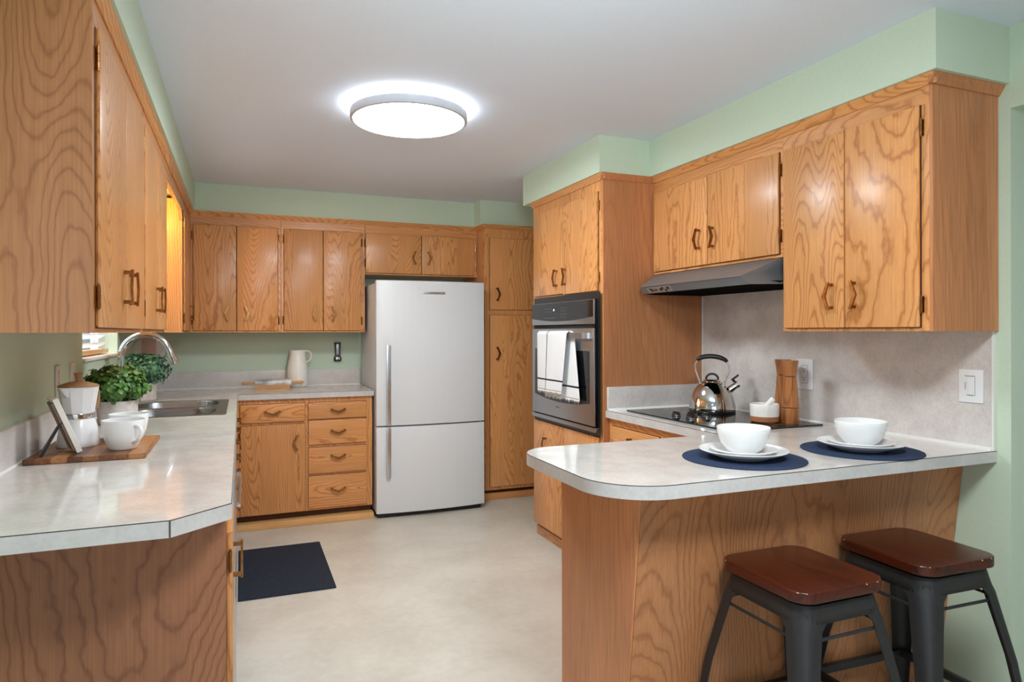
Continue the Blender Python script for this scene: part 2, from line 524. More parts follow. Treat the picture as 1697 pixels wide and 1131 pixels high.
def strips(name, cols, width, axis='x'):
    m, nt, b = newmat(name)
    L = nt.links.new; N = nt.nodes.new
    tc = N('ShaderNodeTexCoord'); sp = N('ShaderNodeSeparateXYZ'); L(tc.outputs['Object'], sp.inputs[0])
    mu = N('ShaderNodeMath'); mu.operation = 'MULTIPLY'; mu.inputs[1].default_value = 1 / width
    L(sp.outputs['XYZ'.index(axis.upper())], mu.inputs[0])
    fl = N('ShaderNodeMath'); fl.operation = 'FLOOR'; L(mu.outputs[0], fl.inputs[0])
    wn = N('ShaderNodeTexWhiteNoise'); wn.noise_dimensions = '1D'; L(fl.outputs[0], wn.inputs['W'])
    sc = N('ShaderNodeVectorMath'); sc.operation = 'MULTIPLY'; sc.inputs[1].default_value = (60, 6, 60) if axis == 'x' else (6, 60, 60)
    L(tc.outputs['Object'], sc.inputs[0])
    nz = N('ShaderNodeTexNoise'); nz.inputs['Scale'].default_value = 1.5; nz.inputs['Detail'].default_value = 4; nz.inputs['Distortion'].default_value = 1.0
    L(sc.outputs[0], nz.inputs['Vector'])
    ad = N('ShaderNodeMath'); ad.operation = 'MULTIPLY_ADD'; ad.inputs[1].default_value = 0.55
    L(nz.outputs['Fac'], ad.inputs[0])
    m2 = N('ShaderNodeMath'); m2.operation = 'MULTIPLY'; m2.inputs[1].default_value = 0.6
    L(wn.outputs['Value'], m2.inputs[0]); L(m2.outputs[0], ad.inputs[2])
    rp = N('ShaderNodeValToRGB')
    e = rp.color_ramp.elements
    e[0].position = 0.2; e[0].color = lin(cols[0]); e[1].position = 0.85; e[1].color = lin(cols[2])
    q = e.new(0.5); q.color = lin(cols[1])
    L(ad.outputs[0], rp.inputs['Fac']); L(rp.outputs['Color'], b.inputs['Base Color'])
    b.inputs['Roughness'].default_value = 0.4
    return m


M['strips'] = strips('acacia_strips', ((70, 38, 20), (122, 72, 38), (178, 124, 76)), 0.043)

# ------------------------------------------------------------------ key planes
LW, BW, RW, CE = -0.675, 5.45, 2.43, 2.37
LUF, BUF, RUF = -0.332, 5.10, 2.10          # upper cabinet faces
UZ0, UZ1 = 1.33, 2.145                       # upper cabinet bottom / crown bottom
SZ = 2.175                                   # soffit underside
CT = 0.914                                   # counter height

# ------------------------------------------------------------------ room shell
struct(MB().box(-4, 5, -4, 6.2, -0.1, 0).build('floor', M['floor'], smooth=0), 'pale beige vinyl floor')
struct(MB().box(-4, 5, -4, 6.2, CE, CE + 0.1).build('ceiling', M['ceiling'], smooth=0), 'flat white painted ceiling')
m = MB()      # left wall with the window opening Y 3.56..4.50, Z 1.195..2.02
WY0, WY1, WZ0, WZ1 = 3.57, 4.50, 1.195, 2.02
m.box(LW - 0.14, LW, 1.2, WY0, 0, CE).box(LW - 0.14, LW, WY1, BW + 0.1, 0, CE)
m.box(LW - 0.14, LW, WY0, WY1, 0, WZ0).box(LW - 0.14, LW, WY0, WY1, WZ1, CE)
struct(m.build('wall_left', M['wall'], smooth=0), 'sage green wall behind the sink')
struct(MB().box(LW, 2.6, BW, BW + 0.1, 0, CE).build('wall_back', M['wall'], smooth=0), 'sage green wall behind the refrigerator')
m = MB().box(RW, RW + 0.16, 1.466, BW, 0, CE).box(RW, RW + 0.16, -1.5, 1.466, 2.09, CE)
struct(m.build('wall_right', M['wall'], smooth=0), 'sage green wall beside the bar stools with a doorway')
struct(MB().box(4.2, 4.3, -4, 6.2, 0, CE).build('wall_hall', M['wall'], smooth=0), 'sage green hall wall seen through the doorway')
# soffits
struct(MB().box(LW, -0.298, 1.2, BW, SZ, CE).build('trim_1', M['wall'], smooth=0), 'green soffit above the left wall cabinets')
struct(MB().box(-0.298, 1.738, BUF - 0.005, BW, SZ, CE).build('trim_2', M['wall'], smooth=0), 'green soffit above the back wall cabinets')
struct(MB().box(1.738, RW, 4.945, BW, SZ, CE).build('trim_3', M['wall'], smooth=0), 'green soffit above the tall pantry')
struct(MB().box(1.752, RW, 3.085, 4.115, SZ, CE).build('trim_4', M['wall'], smooth=0), 'green soffit above the oven cabinet')
struct(MB().box(2.063, RW, 1.468, 3.085, SZ, CE).build('trim_5', M['wall'], smooth=0), 'green soffit above the range hood cabinets')


# crown strips (slanted boards between cabinet faces and soffits)
def crown(name, axis, face, a, b, out, mat, label):
    z0, z1 = UZ1 - 0.003, SZ
    poly = [(face, z0), (face - out * 0.006, z0), (face - out * 0.024, z1 - 0.004), (face - out * 0.024, z1), (face, z1)]
    mb = MB()
    if axis == 'y': mb.prism(poly, 'y', a, b)
    else: mb.prism(poly, 'x', a, b)
    return struct(mb.build(name, mat, smooth=0), label)


crown('trim_6', 'y', LUF, 1.86, BUF, -1, M['oak_y'], 'wooden crown strip over the left wall cabinets')
crown('trim_7', 'x', BUF, LUF - 0.0, 1.765, 1, M['oak_x'], 'wooden crown strip over the back wall cabinets')
crown('trim_8', 'x', 4.92, 1.75, RW, 1, M['oak_x'], 'wooden crown strip over the pantry')
crown('trim_9', 'y', 1.785, 3.08, 4.02, 1, M['oak_y'], 'wooden crown strip over the oven cabinet')
crown('trim_10', 'y', RUF, 1.49, 3.10, 1, M['oak_y'], 'wooden crown strip over the range hood cabinets')
m = MB().prism([(1.506, UZ1 - 0.003), (1.50, UZ1 - 0.003), (1.482, SZ - 0.004), (1.482, SZ), (1.506, SZ)], 'x', 2.078, RW)
struct(m.build('trim_11', M['panel_fine'], smooth=0), 'wooden crown return on the end of the right wall cabinet')
m = MB().prism([(3.10, UZ1 - 0.003), (3.094, UZ1 - 0.003), (3.076, SZ - 0.004), (3.076, SZ), (3.10, SZ)], 'x', 1.763, RUF)
struct(m.build('trim_12', M['panel_fine'], smooth=0), 'wooden crown return on the side of the oven cabinet')
m = MB().prism([(1.765, UZ1 - 0.003), (1.759, UZ1 - 0.003), (1.741, SZ - 0.004), (1.741, SZ), (1.765, SZ)], 'y', 4.90, BUF)
struct(m.build('trim_13', M['oak_y'], smooth=0), 'wooden crown return on the side of the pantry')

# window: frame, sash, pane, sill; blinds hang in it
wf = MB()
for (y0, y1, z0, z1) in ((WY0, WY1, WZ0, WZ0 + 0.035), (WY0, WY1, WZ1 - 0.035, WZ1), (WY0, WY0 + 0.035, WZ0, WZ1), (WY1 - 0.035, WY1, WZ0, WZ1)):
    wf.box(LW - 0.13, LW - 0.09, y0, y1, z0, z1, 0.003)
win = struct(wf.build('window_1', M['whiteplastic']), 'white framed window over the sink')
MB().box(LW - 0.114, LW - 0.108, WY0 + 0.035, WY1 - 0.035, WZ0 + 0.035, WZ1 - 0.035).build('window_pane', M['glass'], win, 0)
MB().box(LW - 0.09, LW + 0.012, WY0 - 0.0, WY1 + 0.0, WZ0, WZ0 + 0.016, 0.004).build('window_sill', M['whiteplastic'], win)
bl = thing('window_blind', 'white slatted window blind above the sink faucet', 'blind', (LW - 0.06, 4.03, WZ0 + 0.03))
sl = MB()
for k in range(16):
    z = WZ0 + 0.07 + k * 0.046
    sl.prism([(LW - 0.085, z - 0.012), (LW - 0.083, z - 0.014), (LW - 0.037, z + 0.012), (LW - 0.039, z + 0.014)], 'y', WY0 + 0.03, WY1 - 0.06)
sl.build('slats', M['slat'], bl, 0)
MB().box(LW - 0.085, LW - 0.035, WY0 + 0.03, WY1 - 0.06, WZ0 + 0.022, WZ0 + 0.045, 0.003).build('bottom_rail', M['maple'], bl)
MB().box(LW - 0.088, LW - 0.032, WY0 + 0.03, WY1 - 0.06, WZ1 - 0.06, WZ1 - 0.004, 0.003).build('head_rail', M['whiteplastic'], bl)
for y in (WY0 + 0.15, WY1 - 0.16):
    MB().tube([(LW - 0.034, y, WZ0 + 0.04), (LW - 0.034, y, WZ1 - 0.05)], 0.0012, 6).build('cord', M['white'], bl)


# ------------------------------------------------------------------ cabinet parts
# facing: '+X' (left run), '-Y' (back run), '-X' (right run); h = coordinate along the face
def fpt(facing, face, h, n, z):
    if facing == '+X': return (face + n, h, z)
    if facing == '-X': return (face - n, h, z)
    return (h, face - n, z)


def fbox(mb, facing, face, h0, h1, n0, n1, z0, z1, bev=0.0, seg=2):
    a = fpt(facing, face, h0, n0, z0); b = fpt(facing, face, h1, n1, z1)
    return mb.box(a[0], b[0], a[1], b[1], a[2], b[2], bev, seg)


def pull(parent, facing, face, h, z, vert=True, side=1, length=0.098):
    """boomerang pull: two square feet and a V-shaped bar; side = where the point of the V looks (h or z direction)"""
    mb = MB()
    hl = length / 2

    def W(s, t, n):
        return fpt(facing, face, h + t, n, z + s) if vert else fpt(facing, face, h + s, n, z + t)
    for sg in (-1, 1):
        p = W(sg * (hl - 0.011), -0.0065, -0.003); q = W(sg * hl, 0.0065, 0.022)
        mb.box(p[0], q[0], p[1], q[1], p[2], q[2], 0.0012, 1)
    v = 0.020 * side
    wd = 0.0078 * side
    outer = [(-hl - 0.004, wd * 0.6), (0, v + wd * 0.9), (hl + 0.004, wd * 0.6)]
    inner = [(hl + 0.004, -wd * 0.8), (0, v - wd * 1.1), (-hl - 0.004, -wd * 0.8)]
    pts = outer + inner
    bm = mb.bm
    A = [bm.verts.new(W(s, t, 0.019)) for s, t in pts]
    B = [bm.verts.new(W(s * 0.985, t, 0.0255)) for s, t in pts]
    fs = []
    for i0, i1, i2, i3 in ((0, 1, 4, 5), (1, 2, 3, 4)):
        fs.append(bm.faces.new([A[i0], A[i1], A[i2], A[i3]]))
        fs.append(bm.faces.new([B[i3], B[i2], B[i1], B[i0]]))
    for i in range(6):
        j = (i + 1) % 6
        fs.append(bm.faces.new([A[j], A[i], B[i], B[j]]))
    bmesh.ops.recalc_face_normals(bm, faces=fs)
    return mb.build('handle', M['brass'], parent, 30)


def hinge(parent, facing, face, h, z, th):
    mb = MB()
    for k in range(3):
        a = fpt(facing, face, h, th * 0.7, z - 0.026 + k * 0.018)
        b = fpt(facing, face, h, th * 0.7, z - 0.010 + k * 0.018)
        mb.tube([a, b], 0.0042, 8)
    a = fpt(facing, face, h, th * 0.7, z - 0.031); b = fpt(facing, face, h, th * 0.7, z + 0.031)
    mb.tube([a, b], 0.0028, 8)
    fbox(mb, facing, face, h - 0.0045, h + 0.0045, -0.001, 0.003, z - 0.027, z + 0.027)
    return mb.build('hinge', M['brass'], parent, 30)


def front(name, root, facing, face, h0, h1, z0, z1, mat, hinge_h=None, pulls=(), th=0.013):
    """a door or drawer front lipped over the face frame; pulls = (h, z, vertical, side)"""
    if h0 > h1: h0, h1 = h1, h0
    h0 += 0.001; h1 -= 0.001
    fbox(MB(), facing, face, h0 - 0.0022, h1 + 0.0022, -0.002, 0.0012, z0 - 0.0022, z1 + 0.0022).build('gap_shade', M['toe_gap_shade'], root, 0)  # dark sheet painting a thin line of shade around the front
    mb = fbox(MB(), facing, face, h0, h1, 0.0038, th, z0, z1, 0.0042, 2)
    fbox(mb, facing, face, h0 + 0.004, h1 - 0.004, -0.004, 0.006, z0 + 0.004, z1 - 0.004)
    d = mb.build(name, mat, root)
    if hinge_h is not None:
        off = 0.006 if abs(hinge_h - h1) < abs(hinge_h - h0) else -0.006
        zz = (z0 + 0.075, z1 - 0.075)
        for z in zz: hinge(d, facing, face, hinge_h + off, z, th)
    for (h, z, vert, side) in pulls:
        pull(d, facing, face + {'+X': th, '-X': -th, '-Y': -th}[facing], h, z, vert, side)
    return d


HZ = 1.464     # pull height on the wall cabinets
# ---- left wall cabinets
c1 = thing('wall_cabinet', 'honey oak wall cabinet at the near end of the left wall with brown end panel', 'cabinet', (LW, 1.865, UZ0))
MB().box(LW + 0.001, LUF, 1.873, 2.705, UZ0, UZ1, 0.0015, 1).build('body', M['oak'], c1)
fbox(MB(), '+X', LUF, 1.874, 2.7045, -0.001, 0.0008, 2.0835, UZ1 - 0.002).build('top_rail', M['oak_y'], c1, 0)
MB().box(LW + 0.001, LUF + 0.001, 1.862, 1.873, UZ0, UZ1 + 0.03).build('side_panel', M['panel'], c1, 0)['label'] = 'brown veneered end panel'
front('door', c1, '+X', LUF, 1.897, 2.293, 1.343, 2.078, M['oak'], 1.897, [(2.243, HZ, True, -1)])
front('door', c1, '+X', LUF, 2.296, 2.692, 1.343, 2.078, M['oak'], 2.692, [(2.346, HZ, True, 1)])
c2 = thing('wall_cabinet', 'honey oak wall cabinet on the left wall right beside the sink window', 'cabinet', (LW, 2.706, UZ0))
MB().box(LW + 0.001, LUF, 2.706, 3.48, UZ0, UZ1, 0.0015, 1).build('body', M['oak'], c2)
fbox(MB(), '+X', LUF, 2.7065, 3.4795, -0.001, 0.0008, 2.0835, UZ1 - 0.002).build('top_rail', M['oak_y'], c2, 0)
front('door', c2, '+X', LUF, 2.722, 3.094, 1.343, 2.078, M['oak'], 2.722, [(3.044, HZ, True, -1)])
front('door', c2, '+X', LUF, 3.097, 3.466, 1.343, 2.078, M['oak'], 3.466, [(3.147, HZ, True, 1)])
c3 = thing('corner_wall_cabinet', 'oak corner wall cabinet beyond the sink window, its side glowing yellow', 'cabinet', (LW, 4.515, UZ0))
MB().box(LW + 0.001, LUF, 4.515, BUF, UZ0, UZ1, 0.0015, 1).box(LW + 0.001, LUF, BUF, BW - 0.001, UZ0, UZ1).build('body', M['oak'], c3)
front('door', c3, '+X', LUF, 4.53, 5.05, 1.343, 2.078, M['oak'], 4.53, [(4.95, HZ, True, -1)])

# valance board over the window
pts = [(3.48, 2.145), (3.48, 2.015)]
for k in range(9):
    t = k / 8
    pts.append((3.50 + 0.07 * t, 2.015 + 0.055 * math.sin(t * PI / 2)))
for k in range(9):
    t = k / 8
    pts.append((4.425 + 0.07 * t, 2.07 - 0.055 * (1 - math.cos(t * PI / 2))))
pts += [(4.515, 2.015), (4.515, 2.145)]
tag(MB().prism(pts, 'x', LUF - 0.019, LUF).build('window_valance', M['oak_y'], None, 30),
    'scalloped wooden valance board bridging the cabinets above the sink window', 'valance')
# lamp behind the valance
vl = thing('valance_lamp', 'small warm lamp hidden behind the valance above the sink', 'lamp', (-0.50, 4.22, SZ))
MB().lathe([(0, 0), (0.045, 0), (0.045, -0.018), (0.02, -0.03), (0.02, -0.055), (0, -0.055)], -0.50, 4.22, SZ - 0.0005, 24).build('lamp_base', M['whiteplastic'], vl)
MB().lathe([(0, -0.055), (0.016, -0.056), (0.027, -0.08), (0.022, -0.102), (0, -0.112)], -0.50, 4.22, SZ, 20).build('light_bulb', M['bulb'], vl)
pl = bpy.data.lights.new('valance_lamp_light', 'POINT')
pl.energy = 7.0; pl.color = (1.0, 0.60, 0.16); pl.shadow_soft_size = 0.03
po = bpy.data.objects.new('valance_lamp_light', pl); C.objects.link(po); po.location = (-0.50, 4.22, 2.03); po.parent = None

# ---- back wall cabinets
c4 = thing('wall_cabinet', 'two door oak wall cabinet in the back left corner above the rolling pin', 'cabinet', (-0.332, BW, UZ0))
MB().box(LUF + 0.001, 0.265, BUF, BW - 0.001, UZ0, UZ1, 0.0015, 1).build('body', M['oak'], c4)
fbox(MB(), '-Y', BUF, -0.331, 0.2645, -0.001, 0.0008, 2.0835, UZ1 - 0.002).build('top_rail', M['oak_x'], c4, 0)
front('door', c4, '-Y', BUF, -0.309, -0.032, 1.343, 2.081, M['oak'], -0.309, [(-0.085, HZ, True, -1)])
front('door', c4, '-Y', BUF, -0.029, 0.246, 1.343, 2.081, M['oak'], 0.246, [(0.028, HZ, True, 1)])
c5 = thing('wall_cabinet', 'two door oak wall cabinet left of the refrigerator above the white pitcher', 'cabinet', (0.266, BW, UZ0))
MB().box(0.266, 0.868, BUF, BW - 0.001, UZ0, UZ1, 0.0015, 1).build('body', M['oak'], c5)
fbox(MB(), '-Y', BUF, 0.2665, 0.8675, -0.001, 0.0008, 2.0835, UZ1 - 0.002).build('top_rail', M['oak_x'], c5, 0)
front('door', c5, '-Y', BUF, 0.286, 0.560, 1.343, 2.081, M['oak'], 0.286, [(0.507, HZ, True, -1)])
front('door', c5, '-Y', BUF, 0.563, 0.838, 1.343, 2.081, M['oak'], 0.838, [(0.628, HZ, True, 1)])
c6 = thing('wall_cabinet', 'short two door oak cabinet above the refrigerator', 'cabinet', (0.869, BW, 1.77))
MB().box(0.869, 1.764, BUF, BW - 0.001, 1.77, UZ1, 0.0015, 1).build('body', M['oak_x'], c6)
front('door', c6, '-Y', BUF, 0.873, 1.304, 1.782, 2.081, M['oak'], 0.873, [(1.252, 1.907, True, -1)])
front('door', c6, '-Y', BUF, 1.307, 1.742, 1.782, 2.081, M['oak'], 1.742, [(1.356, 1.907, True, 1)])
# pantry
c7 = thing('pantry_cabinet', 'tall oak pantry cabinet right of the refrigerator', 'cabinet', (1.765, BW, 0))
MB().box(1.765, RW - 0.002, 4.92, BW - 0.001, 0.085, UZ1, 0.0015, 1).build('body', M['oak'], c7)
front('door', c7, '-Y', 4.92, 1.806, 2.36, 1.506, 2.07, M['oak'], None, [(1.862, 1.627, True, 1)])
front('door', c7, '-Y', 4.92, 1.806, 2.36, 0.112, 1.463, M['oak'], None, [(1.862, 1.162, True, 1)])
MB().box(1.77, RW - 0.002, 4.98, BW - 0.001, 0, 0.085).build('toe_kick', M['toe_gap_shade'], c7, 0)
struct(MB().box(1.757, RW, 4.95, 4.979, 0, 0.055, 0.004).build('baseboard_back', M['oak_x']), 'oak baseboard under the pantry')

# ---- base cabinet on the back wall
BF = 4.83
c8 = thing('base_cabinet', 'oak base cabinet left of the refrigerator with one door and five drawers', 'cabinet', (-0.05, BW, 0))
MB().box(-0.045, 0.872, BF, BW - 0.001, 0.088, 0.8755, 0.0015, 1).build('body', M['oak'], c8)
MB().box(-0.045, 0.868, 4.875, BW - 0.001, 0, 0.088).build('toe_kick', M['toe_gap_shade'], c8, 0)
front('drawer', c8, '-Y', BF, -0.010, 0.407, 0.717, 0.842, M['oak_x'], None, [(0.196, 0.790, False, -1)])
front('door', c8, '-Y', BF, -0.010, 0.410, 0.094, 0.699, M['oak'], -0.010, [(0.352, 0.571, True, -1)])
for (z0, z1, zh) in ((0.726, 0.840, 0.790), (0.547, 0.716, 0.641), (0.346, 0.527, 0.466), (0.104, 0.329, 0.232)):
    front('drawer', c8, '-Y', BF, 0.429, 0.832, z0, z1, M['oak_x'], None, [(0.630, zh, False, -1)])
struct(MB().box(-0.036, 0.876, 4.788, 4.874, 0, 0.045, 0.006).build('baseboard_front', M['maple']), 'pale wooden baseboard strip under the back base cabinet')

# ---- left base run
LBF = -0.042
c9 = thing('base_cabinet', 'oak base cabinet under the left counter end with a big brown end panel', 'cabinet', (LW, 1.90, 0))
MB().box(LW + 0.001, LBF, 1.916, 2.27, 0.088, 0.8755).build('body', M['oak'], c9, 0)
MB().box(LW + 0.001, LBF + 0.004, 1.904, 1.916, 0, 0.8755).build('end_panel', M['panel_shaded'], c9, 0)['label'] = 'brown cathedral grain end panel'
front('door', c9, '+X', LBF, 1.922, 2.255, 0.10, 0.80, M['oak'], 1.922, [(2.04, 0.690, True, 1)], 0.020)
MB().box(LW + 0.001, LBF - 0.06, 1.916, 2.27, 0, 0.088).build('toe_kick', M['toe_gap_shade'], c9, 0)
dw = thing('dishwasher', 'stainless dishwasher under the left counter seen nearly edge-on', 'dishwasher', (LW, 2.28, 0))
MB().box(LW + 0.05, LBF, 2.285, 2.885, 0.08, 0.872).build('body', M['black'], dw, 0)
MB().box(LBF, LBF + 0.023, 2.287, 2.883, 0.10, 0.868, 0.006).build('door', M['steel_z'], dw)
hb = MB().tube([(LBF + 0.036, 2.31, 0.775), (LBF + 0.036, 2.85, 0.775)], 0.0055, 12)
for y in (2.33, 2.83): hb.box(LBF + 0.021, LBF + 0.037, y - 0.008, y + 0.008, 0.769, 0.781, 0.002)
hb.build('handle', M['chrome'], dw)
MB().box(LW + 0.05, LBF - 0.05, 2.285, 2.885, 0.002, 0.08).build('toe_kick', M['black'], dw, 0)
c10 = thing('base_cabinet', 'oak sink base cabinet under the left counter beyond the dishwasher', 'cabinet', (LW, 2.9, 0))
MB().box(LW + 0.001, LBF, 2.90, 3.64, 0.088, 0.8755).box(LW + 0.001, LBF, 3.64, 4.53, 0.088, 0.70).box(LBF - 0.02, LBF, 3.64, 4.53, 0.70, 0.8755).box(LW + 0.001, LBF - 0.004, 4.53, BW - 0.001, 0.088, 0.8755).build('body', M['oak'], c10, 0)
for y0 in (2.92, 3.36, 3.80, 4.24):
    front('drawer', c10, '+X', LBF, y0, y0 + 0.42, 0.72, 0.842, M['oak_y'], None, [(y0 + 0.21, 0.79, False, -1)])
    front('door', c10, '+X', LBF, y0, y0 + 0.42, 0.10, 0.70, M['oak'], None, [(y0 + 0.35, 0.58, True, 1)])
MB().box(LW + 0.001, LBF - 0.06, 2.90, BW - 0.001, 0, 0.088).build('toe_kick', M['toe_gap_shade'], c10, 0)

# ---- left / back worktop (L shape) with the sink cut-out
SX0, SX1, SY0, SY1 = -0.615, -0.085, 3.67, 4.49
wt = thing('worktop', 'pale speckled worktop along the left and back walls with the sink set in it', 'worktop', (LW, 1.655, 0.876))
ZB = 0.876
FX = -0.024
m = MB()
m.prism([(LW + 0.001, 1.656), (-0.147, 1.656), (FX, 1.766), (FX, SY0), (LW + 0.001, SY0)], 'z', ZB, CT)
m.box(LW + 0.001, SX0, SY0, SY1, ZB, CT).box(SX1, FX, SY0, SY1, ZB, CT)
m.box(LW + 0.001, FX, SY1, BW - 0.001, ZB, CT)
m.box(FX, 0.881, 4.808, BW - 0.001, ZB, CT)
m.build('top', M['laminate'], wt, 0)


def band(root, path, z0, z1, t, mat, name, sgn=1):
    """thin edging strip following a polyline on the outer face of a worktop"""
    n = len(path)
    nor = []
    for i in range(n):
        a = Vector(path[max(i - 1, 0)]); b = Vector(path[i]); c = Vector(path[min(i + 1, n - 1)])
        d1 = (b - a).normalized() if i > 0 else (c - b).normalized()
        d2 = (c - b).normalized() if i < n - 1 else d1
        d = (d1 + d2).normalized()
        k = 1.0 / max(0.5, d.dot(d1))
        nor.append(Vector((d.y, -d.x)) * sgn * k)
    mb = MB()
    loops = []
    for p, q in zip(path, nor):
        a = Vector(p); b = a + q * t
        loops.append([(a.x, a.y, z0), (b.x, b.y, z0), (b.x, b.y, z1), (a.x, a.y, z1)])
    mb.loft(loops)
    return mb.build(name, mat, root, 30)


pth = [(LW + 0.001, 1.656), (-0.147, 1.656), (FX, 1.766), (FX, 4.808), (0.881, 4.808)]
band(wt, pth, ZB - 0.001, CT - 0.0022, 0.002, M['edge'], 'edge_band', 1)
band(wt, pth, CT - 0.0022, CT - 0.0002, 0.0016, M['seam'], 'edge_seam', 1)
MB().box(-0.149, -0.146, 1.6525, 1.6545, ZB, CT - 0.0003).build('edge_joint', M['seam'], wt, 0)
m = MB().box(LW + 0.001, LW + 0.02, 1.656, BW - 0.001, CT, 1.038, 0.003, 2).box(LW + 0.02, 0.881, BW - 0.02, BW - 0.001, CT, 1.038, 0.003, 2)
m.build('backsplash', M['splash'], wt)
m = MB().prism([(LW + 0.02, CT), (LW + 0.026, CT), (LW + 0.02, CT + 0.006)], 'y', 1.656, BW - 0.02)
m.prism([(BW - 0.02, CT), (BW - 0.027, CT), (BW - 0.02, CT + 0.007)], 'x', LW + 0.02, 0.881)
m.build('caulk_line', M['caulk'], wt, 0)

# sink
sk = thing('sink', 'double bowl stainless steel sink set in the left worktop', 'sink', (-0.35, 4.08, CT))
rim = MB()
Z1 = CT + 0.003
basins = ((-0.550, -0.125, 3.700, 4.050), (-0.550, -0.125, 4.100, 4.450))


def ringplate(mb, outer, inners, z):
    # plate with rounded holes, made by bridging edge loops
    bm = mb.bm
    edges = []
    for L in [outer] + inners:
        vs = [bm.verts.new((p[0], p[1], z)) for p in L]
        for i in range(len(vs)): edges.append(bm.edges.new((vs[i], vs[(i + 1) % len(vs)])))
    bmesh.ops.triangle_fill(bm, use_beauty=True, use_dissolve=False, edges=edges)


ringplate(rim, rrect(-0.632, -0.072, 3.655, 4.505, 0.03), [rrect(*b, 0.12, 10) for b in basins], Z1)
rim.build('rim', M['steel_dark'], sk, 0)
MB().loft([[(p[0], p[1], z) for p in rrect(-0.632, -0.072, 3.655, 4.505, 0.03)] for z in (CT, Z1)], caps=False).build('rim_edge', M['steel_x'], sk)
for b in basins:
    m = MB()
    loops = []
    for (ins, z, r) in ((0, Z1, 0.12), (0.004, Z1 - 0.006, 0.118), (0.012, CT - 0.15, 0.11), (0.035, CT - 0.172, 0.09)):
        loops.append([(p[0], p[1], z) for p in rrect(b[0] + ins, b[1] - ins, b[2] + ins, b[3] - ins, r, 10)])
    m.loft(loops, caps=False)
    m.bm.faces.new([m.bm.verts.new((p[0], p[1], CT - 0.172)) for p in rrect(b[0] + 0.035, b[1] - 0.035, b[2] + 0.035, b[3] - 0.035, 0.09, 10)])
    bo = m.build('basin', M['steel_dark'], sk)
    cx, cy = (b[0] + b[1]) / 2, (b[2] + b[3]) / 2
    MB().lathe([(0.045, 0.0005), (0.043, 0.003), (0.03, 0.001), (0, 0.001)], cx, cy, CT - 0.172, 24).build('drain', M['chrome'], bo)

# faucet
fx, fy = -0.592, 4.06
fc = thing('faucet', 'chrome pull-down gooseneck faucet over the sink', 'faucet', (fx, fy, Z1))
MB().lathe([(0, 0), (0.03, 0), (0.03, 0.006), (0.024, 0.012), (0.022, 0.06), (0.019, 0.07), (0, 0.07)], fx, fy, Z1, 28).build('base', M['chrome'], fc)
p = [(fx, fy, Z1 + 0.06), (fx, fy, 1.05), (fx, fy, 1.195)]
R = 0.116
for k in range(1, 17):
    a = PI - k * (PI - 0.38) / 16
    p.append((fx + R + R * math.cos(a), fy, 1.205 + R * math.sin(a)))
ex, ez = p[-1][0], p[-1][2]
MB().tube(p, 0.0165, 18).build('spout', M['chrome'], fc)
dx, dz = math.sin(0.38), -math.cos(0.38)
tp = [(ex + dx * s, fy, ez + dz * s) for s in (0, 0.008, 0.03, 0.085, 0.092)]
MB().tube(tp, [0.0175, 0.0185, 0.0195, 0.0225, 0.0205], 18).build('spray_head', M['chrome'], fc)
MB().tube([(fx, fy - 0.02, 1.0), (fx, fy - 0.05, 1.01), (fx + 0.005, fy - 0.085, 1.05)], [0.009, 0.008, 0.006], 12).build('lever', M['chrome'], fc)

# ---- refrigerator
FX0, FX1 = 0.887, 1.700
fr = thing('refrigerator', 'white bottom-freezer refrigerator standing between base cabinet and pantry', 'refrigerator', (FX0, 5.40, 0))
MB().box(FX0 + 0.003, FX1 - 0.003, 4.80, 5.40, 0.035, 1.685, 0.006).build('body', M['fridge_side'], fr)
MB().box(FX0 + 0.02, FX1 - 0.02, 4.775, 5.38, 0.0, 0.035).build('base_grille', M['black'], fr, 0)


def curved_front(z0, z1, name):
    n = 14
    prof = []
    for i in range(n + 1):
        t = i / n
        x = FX0 + (FX1 - FX0) * t
        prof.append((x, 4.748 - 0.030 * (1 - (2 * t - 1) ** 2)))
    poly = prof + [(FX1, 4.796), (FX0, 4.796)]
    return MB().prism(poly, 'z', z0, z1, 0.005, 2).build(name, M['fridge'], fr, 30)


fd = curved_front(0.662, 1.702, 'door')
fz = curved_front(0.036, 0.652, 'freezer_door')


def fhandle(door, z0, z1):
    x0, x1 = 0.953, 0.984
    yb = 4.748 - 0.030 * (1 - (2 * ((x0 - FX0) / (FX1 - FX0)) - 1) ** 2)
    mb = MB().box(x0, x1, yb - 0.030, yb - 0.022, z0, z1, 0.003)
    mb.box(x0 + 0.006, x1 - 0.006, yb - 0.024, yb + 0.006, z0 + 0.03, z0 + 0.06).box(x0 + 0.006, x1 - 0.006, yb - 0.024, yb + 0.006, z1 - 0.06, z1 - 0.03)
    return mb.build('handle', M['steel_z'], door)


fhandle(fd, 0.664, 1.238)
fhandle(fz, 0.292, 0.648)
bg = MB().box(1.222, 1.385, 4.7135, 4.722, 1.607, 1.624, 0.001).build('badge', M['badge'], fd)


